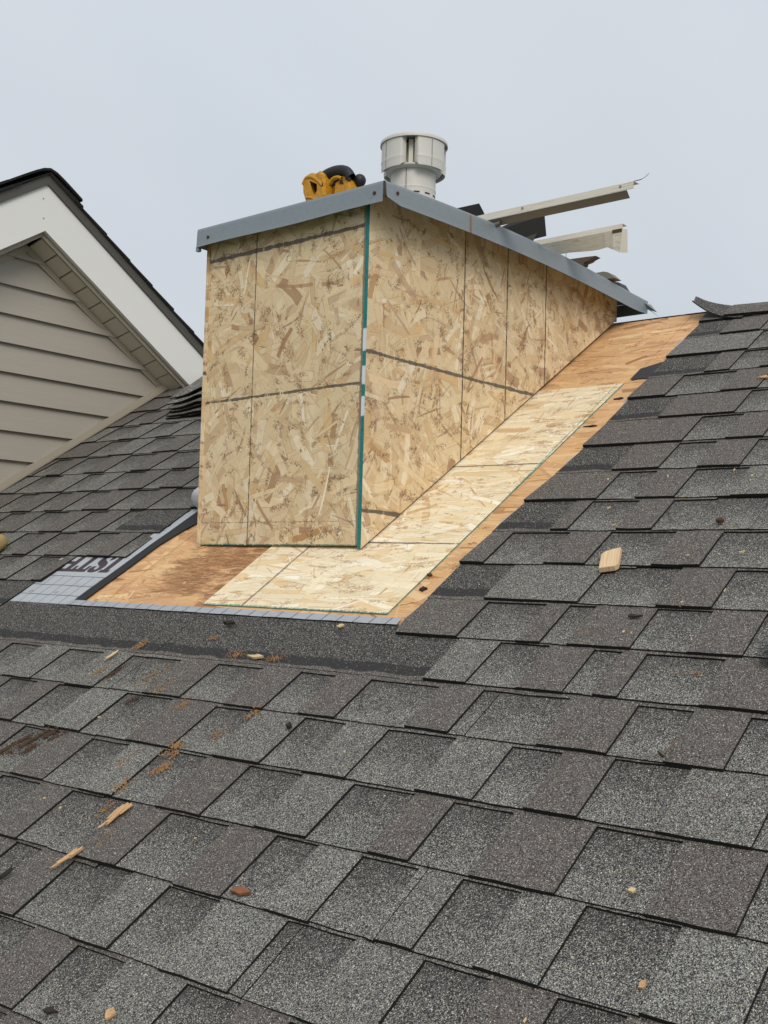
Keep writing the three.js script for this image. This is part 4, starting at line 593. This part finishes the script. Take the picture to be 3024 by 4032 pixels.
// ---------------------------------------------------------------- loose things on the roof
function onRoof(name, label, cat, u, s, n = 0, turn = 0, group) { const o = thing(name, label, cat, W3(u, n, s), group); o.quaternion.copy(roofQ).multiply(new THREE.Quaternion().setFromAxisAngle(new THREE.Vector3(0, 1, 0), turn)); return o; }
{ // stack of loose shingles by the gable
  reseed(1600);
  const names = ['bottom shingle of the loose stack beside the gable wall', 'second shingle up in the loose stack beside the gable wall', 'third shingle up in the loose stack beside the gable wall', 'fourth shingle up in the loose stack beside the gable wall', 'fifth shingle up in the loose stack beside the gable wall', 'top shingle of the loose stack beside the gable wall'];
  for (let i = 0; i < 6; i++) {
    const o = onRoof('loose_shingle', names[i], 'shingle', -1.70 + [0.0, 0.012, 0.02, 0.012, 0.0, -0.01][i] - 0.004 * i, 0.985 + [0, 0.002, 0.018, 0.022, 0.05, 0.085][i], 0.006 + i * 0.0105, [0.02, -0.02, 0.03, 0.0, 0.05, 0.08][i]);
    const g = new GB(), M = 26, L = 0.92, Wd = 0.33, hump = (u) => 0.0015 + 0.030 * Math.exp(-(((u - 0.2) / 0.085) ** 2)) * (0.25 + i * 0.14) + 0.016 * (0.3 + i * 0.1) * Math.max(0, (u - 0.2)) ** 0.5 * 0.6, c = [7, 4, 8, 5, 9, 7][i], E = cellUV(11, 0.2, 0.3), jag = []; for (let k = 0; k <= M; k++) jag.push(rr(-0.003, 0.003));
    for (let k = 0; k < M; k++) { const a = L * k / M, b = L * (k + 1) / M, P = (u, s, d, q) => [u, hump(u) * (s > 0.2 ? 0.6 : 1) - d, -s + (s === 0 ? jag[q] : 0)], uv = (u, t) => cellUV(c, u % 0.44 < 0.0001 ? 0 : u * 0.46, t); for (const [s0, s1] of [[0, 0.12], [0.12, 0.33]]) g.quad(P(a, s0, 0, k), P(b, s0, 0, k + 1), P(b, s1, 0, k + 1), P(a, s1, 0, k), uv(a, s0 * 3), uv(b, s0 * 3), uv(b, s1 * 3), uv(a, s1 * 3)); g.quad(P(a, 0, 0.005, k), P(b, 0, 0.005, k + 1), P(b, 0, 0, k + 1), P(a, 0, 0, k), E, E, E, E); g.quad(P(b, 0, 0.005, k + 1), P(a, 0, 0.005, k), P(a, 0.33, 0.005, k), P(b, 0.33, 0.005, k + 1), E, E, E, E); }
    { const P = (s, d) => [0, hump(0) - d, -s]; g.quad(P(0.33, 0.005), P(0, 0.005), P(0, 0), P(0.33, 0), E, E, E, E); }
    mesh('sheet', g.geo(), shingleMat, o);
  }
}
{ // curled ridge shingle
  const o = thing('torn_shingle', 'curled torn ridge shingle lifting off the bare ridge at the right', 'shingle', W3(0.5, 0, 1.475));
  const g = new GB(), N = 16, Wd = 0.13, y = (f) => 0.004 + 0.055 * Math.pow(f, 2.1), x = (f) => 0.0 - 0.182 * f, E = cellUV(11, 0.2, 0.3);
  for (let i = 0; i < N; i++) { const a = i / N, b = (i + 1) / N, P = (f, t, d) => [x(f) + 0.012 * t * f, y(f) - d - 0.055 * t * (1 - 0.35 * f) + 0.004 * Math.sin(t * 9 + f * 5) * f, 0.10 * t * (1 - 0.3 * f) - 0.01]; for (let j = 0; j < 3; j++) { const t0 = j / 3, t1 = (j + 1) / 3; g.quad(P(a, t1, 0), P(b, t1, 0), P(b, t0, 0), P(a, t0, 0), ...[[a, t1], [b, t1], [b, t0], [a, t0]].map(([f, t]) => cellUV(10, f * 0.2, 0.35 + 0.6 * t))); g.quad(P(a, t1, 0.004), P(b, t1, 0.004), P(b, t0, 0.004), P(a, t0, 0.004), E, E, E, E); } for (const t of [0, 1]) g.quad(P(a, t, 0.004), P(b, t, 0.004), P(b, t, 0), P(a, t, 0), E, E, E, E); }
  { const P = (t, d) => [x(1) + 0.012 * t, y(1) - d - 0.055 * t * 0.65 + 0.004 * Math.sin(t * 9 + 5), 0.07 * t - 0.01]; for (let j = 0; j < 3; j++) g.quad(P(j / 3, 0.004), P((j + 1) / 3, 0.004), P((j + 1) / 3, 0), P(j / 3, 0), E, E, E, E); }
  mesh('strip', g.geo(), shingleMat, o);
}
{ // white bottle lying up the slope left of the chase
  const o = onRoof('plastic_bottle', 'white plastic bottle lying on shingles against the left side of the chimney', 'bottle', -0.772, 0.215, 0.03);
  const pts = [[0.0, 0.0], [0.02, 0.002], [0.031, 0.009], [0.035, 0.02], [0.035, 0.12], [0.033, 0.135], [0.026, 0.15], [0.018, 0.158], [0.015, 0.17], [0.015, 0.185], [0, 0.186]].map((q) => new THREE.Vector2(...q));
  const b = mesh('body', new THREE.LatheGeometry(pts, 28).rotateX(-Math.PI / 2), std('#c9c9d2', 0.4), o); mesh('neck_cap', new THREE.CylinderGeometry(0.018, 0.018, 0.02, 16).rotateX(Math.PI / 2).translate(0, 0, -0.192), std('#b9b9c4', 0.5), o);
}
{ // offcut of wood with planed end
  reseed(1700);
  const wt = canvasTex(128, 128, (x, w, h) => { x.fillStyle = '#d8bd98'; x.fillRect(0, 0, w, h); for (let i = 0; i < 90; i++) { x.strokeStyle = pick([rgb(190, 146, 104, 0.4), rgb(232, 212, 180, 0.5), rgb(204, 164, 124, 0.4)]); x.lineWidth = rr(0.6, 2.5); const u = rnd() * w; x.beginPath(); x.moveTo(u, 0); x.bezierCurveTo(u + rr(-12, 12), h * 0.3, u + rr(-12, 12), h * 0.6, u + rr(-8, 8), h); x.stroke(); } x.strokeStyle = rgb(120, 120, 130, 0.5); x.lineWidth = 2; x.beginPath(); x.moveTo(10, 40); x.lineTo(60, 18); x.stroke(); });
  const o = onRoof('wood_block', 'small pale wood offcut lying on the shingles right of the chimney', 'wood block', 0.684, -0.043, 0.008, 0.33);
  const g = bevelled([[-0.02, -0.037], [0.012, -0.038], [0.019, -0.032], [0.02, 0.037], [0.0, 0.034], [-0.013, 0.029], [-0.019, 0.021]], 0.012, 0.0012); g.rotateX(-Math.PI / 2); const uv = g.attributes.uv; for (let i = 0; i < uv.count; i++) uv.setXY(i, uv.getX(i) * 9 + 0.5, uv.getY(i) * 9 + 0.5); mesh('block', g, new THREE.MeshStandardMaterial({ map: wt, roughness: 0.75 }), o);
}
{ const o = onRoof('foam_pad', 'tan rounded pad on the shingles, cut off by the left picture edge', 'pad', -1.52, -0.085, 0.03, 0.2); mesh('pad', new RoundedBoxGeometry(0.16, 0.05, 0.15, 4, 0.022), std('#a08a5c', 0.85), o); }
{ // torn black piece at the right edge
  const o = onRoof('shingle_scrap', 'small torn black scrap on the shingles at the right picture edge', 'scrap', 1.098, -0.325, 0.008);
  const g = new GB(), m = std('#24262b', 0.5); reseed(1800); for (let i = 0; i < 7; i++) { const z = -0.03 + i * 0.009, x0 = -0.022 + rr(-0.012, 0.012), h = rr(0.0, 0.016); g.quad([x0, h * 0.3, z], [0.05, h, z + 0.004], [0.05, h + 0.003, z + 0.012], [x0 + 0.008, h * 0.3 + 0.004, z + 0.008]); }
  mesh('shreds', g.geo(), m, o);
}
{ // nail with a wide head
  const o = onRoof('roofing_nail', 'rusty roofing nail lying on the shingles at the lower right', 'nail', 1.014, -0.607, 0.009, -0.35), m = std('#6d5f50', 0.55, { metalness: 0.5 });
  mesh('shank', new THREE.CylinderGeometry(0.0014, 0.0011, 0.034, 8).rotateX(-Math.PI / 2 + 0.12).translate(0.0, 0.003, -0.019), m, o); mesh('nail_head', new THREE.CylinderGeometry(0.006, 0.006, 0.0012, 14).rotateX(-Math.PI / 2 + 0.12).translate(0, 0.002, 0), m, o);
}
function chip(name, label, cat, u, s, L, Wd, turn, col, o = {}) { // small irregular flake with thickness
  const t = onRoof(name, label, cat, u, s, o.n ?? 0.006, turn, o.group), N = L > 0.04 ? 17 : 11, top = [], g = new GB();
  for (let i = 0; i < N; i++) { const a = i / N * Math.PI * 2; top.push([Math.cos(a) * Wd / 2 * rr(0.5, 1.25) + Wd * 0.2 * Math.sin(3 * a + L * 90), (o.th ?? 0.0022) * rr(0.5, 1.5), Math.sin(a) * L / 2 * rr(0.7, 1.15)]); }
  const c = [Wd * rr(-0.15, 0.15), (o.th ?? 0.0022) * 1.25, L * rr(-0.1, 0.1)]; for (let i = 0; i < N; i++) { const a = top[i], b = top[(i + 1) % N]; g.tri(c, b, a, [0.5, 0.5], [b[0] * 20, b[2] * 20], [a[0] * 20, a[2] * 20]); g.quad([a[0], -0.001, a[2]], a, b, [b[0], -0.001, b[2]], [0, 0], [0, 1], [1, 1], [1, 0]); }
  if (L > 0.04) { // a torn splinter: thin shards lying along each other
    const k = new GB(); for (let i = 0; i < 11; i++) { const l = L * rr(0.3, 0.62), z = (rnd() + rnd() - 1) * (L - l) / 2 * 1.2, x = (rnd() + rnd() - 1) * Wd * 0.5, ww = Wd * rr(0.12, 0.32), a = rr(-0.12, 0.12), y = rr(0.0005, (o.th ?? 0.003)), q = (dx, dz, dy) => [x + dx + dz * a, y + dy, z + dz]; const A = q(-ww, -l / 2, rr(-0.001, 0.002)), B = q(ww * 0.6, -l * 0.42, 0), C = q(ww, l * 0.38, 0.001), D2 = q(-ww * 0.3, l / 2, rr(-0.001, 0.003)), dn = (v) => [v[0], v[1] - 0.0016, v[2]]; k.quad(A, D2, C, B, [0, 0], [0, 1], [1, 1], [1, 0]); for (const [p, r2] of [[A, B], [B, C], [C, D2], [D2, A]]) k.quad(dn(p), dn(r2), r2, p, [0, 0], [1, 0], [1, 1], [0, 1]); }
    mesh('shards', k.geo(), col, t); return t;
  }
  mesh(o.part ?? 'flake', g.geo(), col, t); return t;
}
reseed(1900);
const woodT = canvasTex(64, 64, (x, w, h) => { x.fillStyle = '#c2a076'; x.fillRect(0, 0, w, h); for (let i = 0; i < 90; i++) { x.fillStyle = pick([rgb(218, 184, 138, 0.5), rgb(136, 94, 58, 0.5), rgb(190, 144, 98, 0.5)]); x.fillRect(rnd() * w, rnd() * h, rr(1, 4), rr(6, 30)); } }, true);
const dustM = std('#94724c', 0.95), woodM = new THREE.MeshStandardMaterial({ map: woodT, roughness: 0.85 }), rustM = std('#84573d', 0.9), darkM = std('#2f2620', 0.9), paleM = std('#cdb48a', 0.8), barkM = std('#4a3524', 0.95);
chip('wood_splinter', 'larger orange wood splinter on the shingles at the lower left', 'splinter', 0.105, -0.945, 0.075, 0.016, -0.12, woodM, { th: 0.005 });
chip('wood_splinter', 'orange wood splinter hanging over a shingle edge, lowest at left', 'splinter', 0.1, -1.06, 0.07, 0.015, -0.35, woodM, { th: 0.005, n: 0.009 });
chip('wood_chip', 'small pale orange wood chip near the bottom left corner', 'wood chip', 0.454, -1.276, 0.022, 0.014, 0.3, woodM);
chip('bark_chip', 'round reddish brown bark chip on the lower shingles', 'bark chip', 0.495, -1.029, 0.021, 0.026, 0.1, rustM, { th: 0.004 });
chip('wood_chip', 'tiny yellow wood chip on the pale shingle at lower right', 'wood chip', 1.074, -0.869, 0.011, 0.009, 0.6, paleM);
chip('wood_chip', 'tiny forked tan wood chip near the bottom right', 'wood chip', 1.144, -1.005, 0.014, 0.008, -0.4, woodM);
chip('wood_chip', 'white wood chip beside the black sealant strip in front of the chimney', 'wood chip', 0.036, -0.459, 0.014, 0.036, 0.1, paleM, { th: 0.004 });
chip('wood_chip', 'pale sliver in a shingle joint below the black sealant strip', 'wood chip', -0.395, -0.502, 0.05, 0.011, -0.2, paleM);
chip('debris_flake', 'small dark brown flake near the bottom left corner', 'debris', 0.351, -1.305, 0.014, 0.022, 0.2, darkM);
chip('debris_flake', 'black strip of debris at the left picture edge, low on the shingles', 'debris', -0.002, -1.128, 0.05, 0.012, -0.3, darkM, { th: 0.006 });
chip('debris_flake', 'dark oval flake on the shingles right of the chimney', 'debris', 0.814, -0.237, 0.011, 0.024, 0.1, darkM);
chip('debris_flake', 'black curled bit on the dark strip below the membrane', 'debris', -0.145, -0.345, 0.012, 0.03, 0.15, darkM, { th: 0.005 });
chip('debris_flake', 'dark crumb on the shingle in the middle of the roof', 'debris', 0.292, -0.655, 0.012, 0.012, 0, darkM, { th: 0.006 });
chip('debris_flake', 'black crumb on the bare orange board near the sheet corner', 'debris', 0.283, -0.158, 0.02, 0.016, 0.2, darkM, { n: -0.004, th: 0.003 });
chip('debris_flake', 'brown crumb on the bare orange board left of the lower black crumb', 'debris', 0.265, -0.1, 0.01, 0.012, 0.2, barkM, { n: -0.004, th: 0.003 });
chip('debris_flake', 'flat dark flake on the upper bare orange board below the torn membrane', 'debris', 0.326, 0.835, 0.014, 0.024, 0.1, darkM, { n: -0.005 });
chip('debris_flake', 'dark sliver on the bare orange board halfway up the right side', 'debris', 0.318, 0.66, 0.01, 0.03, 0.1, darkM, { n: -0.005 });
chip('wood_chip', 'yellow chip on the dark strip in front of the new sheet', 'wood chip', 0.175, -0.327, 0.014, 0.014, 0.3, paleM);
chip('wood_chip', 'flat orange chip on the upper right shingles', 'wood chip', 0.72, 0.875, 0.014, 0.036, 0.1, woodM);
chip('debris_flake', 'brown crumb on a shingle joint above the wood offcut', 'debris', 0.86, 0.115, 0.013, 0.018, 0, barkM, { th: 0.006 });
{ // fine slivers on the shingles around the offcut, tan sawdust smears: nobody could count them
  reseed(2000);
  const by = { tan: new GB(), brown: new GB(), pale: new GB() };
  const fl = (g, u, s, L, Wd, a, n) => { const c = Math.cos(a), d = Math.sin(a), P = (x, z, h) => R(u + x * c - z * d, n + h, s + x * d + z * c); const h = 0.0012; g.quad(P(-L / 2, -Wd / 2, 0), P(L / 2, -Wd / 3, 0), P(L / 2.2, Wd / 2, h), P(-L / 2.1, Wd / 2, h), [0, 0], [1, 0], [1, 1], [0, 1]); g.quad(P(-L / 2, -Wd / 2, 0), P(L / 2, -Wd / 3, 0), P(L / 2, -Wd / 3, -0.002), P(-L / 2, -Wd / 2, -0.002), [0, 0], [1, 0], [1, 1], [0, 1]); };
  const smear = (g, u, s, L, Wd, n, big, lean = 0.15) => { for (let i = 0; i < n * (g === by.brown ? 1.6 : 0.85); i++) { const r = (rnd() + rnd() - 1), q = (rnd() + rnd() - 1), t = q * L / 2, du = r * Wd / 2 + t * lean, f = ((s + t - (E0 - 40)) / EX) % 1; fl(g, u + du, s + t, rr(0.001, big * (rnd() < 0.2 ? 0.7 : 0.35)), rr(0.0008, big * 0.26), Math.PI / 2 - lean + rr(-1.0, 1.0) * (rnd() < 0.5 ? 0.5 : 1.6), 0.0058 - 0.0052 * (((s + t - edge(0)) / EX % 1 + 1) % 1)); } };
  for (const [u, s, L, w, n, b] of [[0.072, -0.757, 0.05, 0.05, 170, 0.008], [0.09, -0.81, 0.06, 0.035, 150, 0.008], [0.055, -0.935, 0.07, 0.03, 60, 0.006], [0.04, -0.87, 0.06, 0.05, 90, 0.007], [-0.02, -0.80, 0.09, 0.025, 60, 0.006], [-0.38, -0.563, 0.06, 0.03, 80, 0.007], [-0.35, -0.452, 0.05, 0.035, 120, 0.007], [-0.03, -0.453, 0.035, 0.07, 80, 0.006], [0.09, -0.455, 0.03, 0.06, 80, 0.006], [-0.03, -0.63, 0.05, 0.04, 80, 0.006], [0.17, -0.625, 0.05, 0.03, 90, 0.007], [0.14, -0.70, 0.05, 0.03, 60, 0.006], [-0.2, -0.55, 0.1, 0.05, 70, 0.006], [0.74, -0.28, 0.05, 0.06, 34, 0.004], [0.99, -0.39, 0.015, 0.07, 24, 0.005], [0.88, 0.1, 0.02, 0.05, 24, 0.004], [-0.13, -0.59, 0.05, 0.04, 60, 0.005], [-0.15, -0.4, 0.03, 0.03, 50, 0.006], [0.13, -1.0, 0.06, 0.03, 40, 0.005]]) smear(by.tan, u, s, L, w, n, b);
  for (const [u, s, L, w, n, b] of [[-0.38, -0.85, 0.12, 0.016, 90, 0.012], [-0.335, -0.80, 0.10, 0.014, 80, 0.011], [-0.30, -0.76, 0.07, 0.02, 60, 0.012], [-0.36, -0.80, 0.05, 0.014, 36, 0.01], [-0.31, -0.83, 0.05, 0.02, 40, 0.01], [-0.40, -0.88, 0.05, 0.03, 40, 0.01], [-0.28, -0.785, 0.03, 0.02, 22, 0.01], [-0.345, -0.83, 0.14, 0.07, 60, 0.008], [-0.26, -0.745, 0.05, 0.03, 70, 0.008], [-0.33, -0.56, 0.07, 0.014, 70, 0.008], [-0.18, -0.635, 0.04, 0.02, 40, 0.006]]) smear(by.brown, u, s, L, w, n, b, 0.3);
  for (let i = 0; i < 34; i++) fl(by.pale, rr(0.5, 1.05), rr(-0.3, 0.35), rr(0.003, 0.011), rr(0.0007, 0.0016), rr(0, 3.1), 0.0075);
  for (let i = 0; i < 14; i++) fl(by.pale, rr(-0.5, 1.2), rr(-1.2, -0.5), rr(0.002, 0.007), rr(0.001, 0.002), rr(0, 3.1), 0.007);
  for (let i = 0; i < 24; i++) fl(by.pale, rr(-0.75, 0.34), rr(-0.27, 0.9), rr(0.004, 0.012), rr(0.001, 0.003), rr(0, 3.1), 0.0035);
  for (const [k, m, l] of [['tan', dustM, 'tan sawdust smeared over the shingles at the left'], ['brown', barkM, 'dark brown bark crumbs smeared over the shingles at the far left'], ['pale', paleM, 'fine pale wood slivers strewn over the shingles']]) { const o = mesh('wood_dust', by[k].geo(), m); o.rotation.x = TH; tag(o, l, 'debris', null, 'stuff'); }
}
console.log('shingles', nShingles, 'rest', rest.length);
renderer.render(scene, camera);
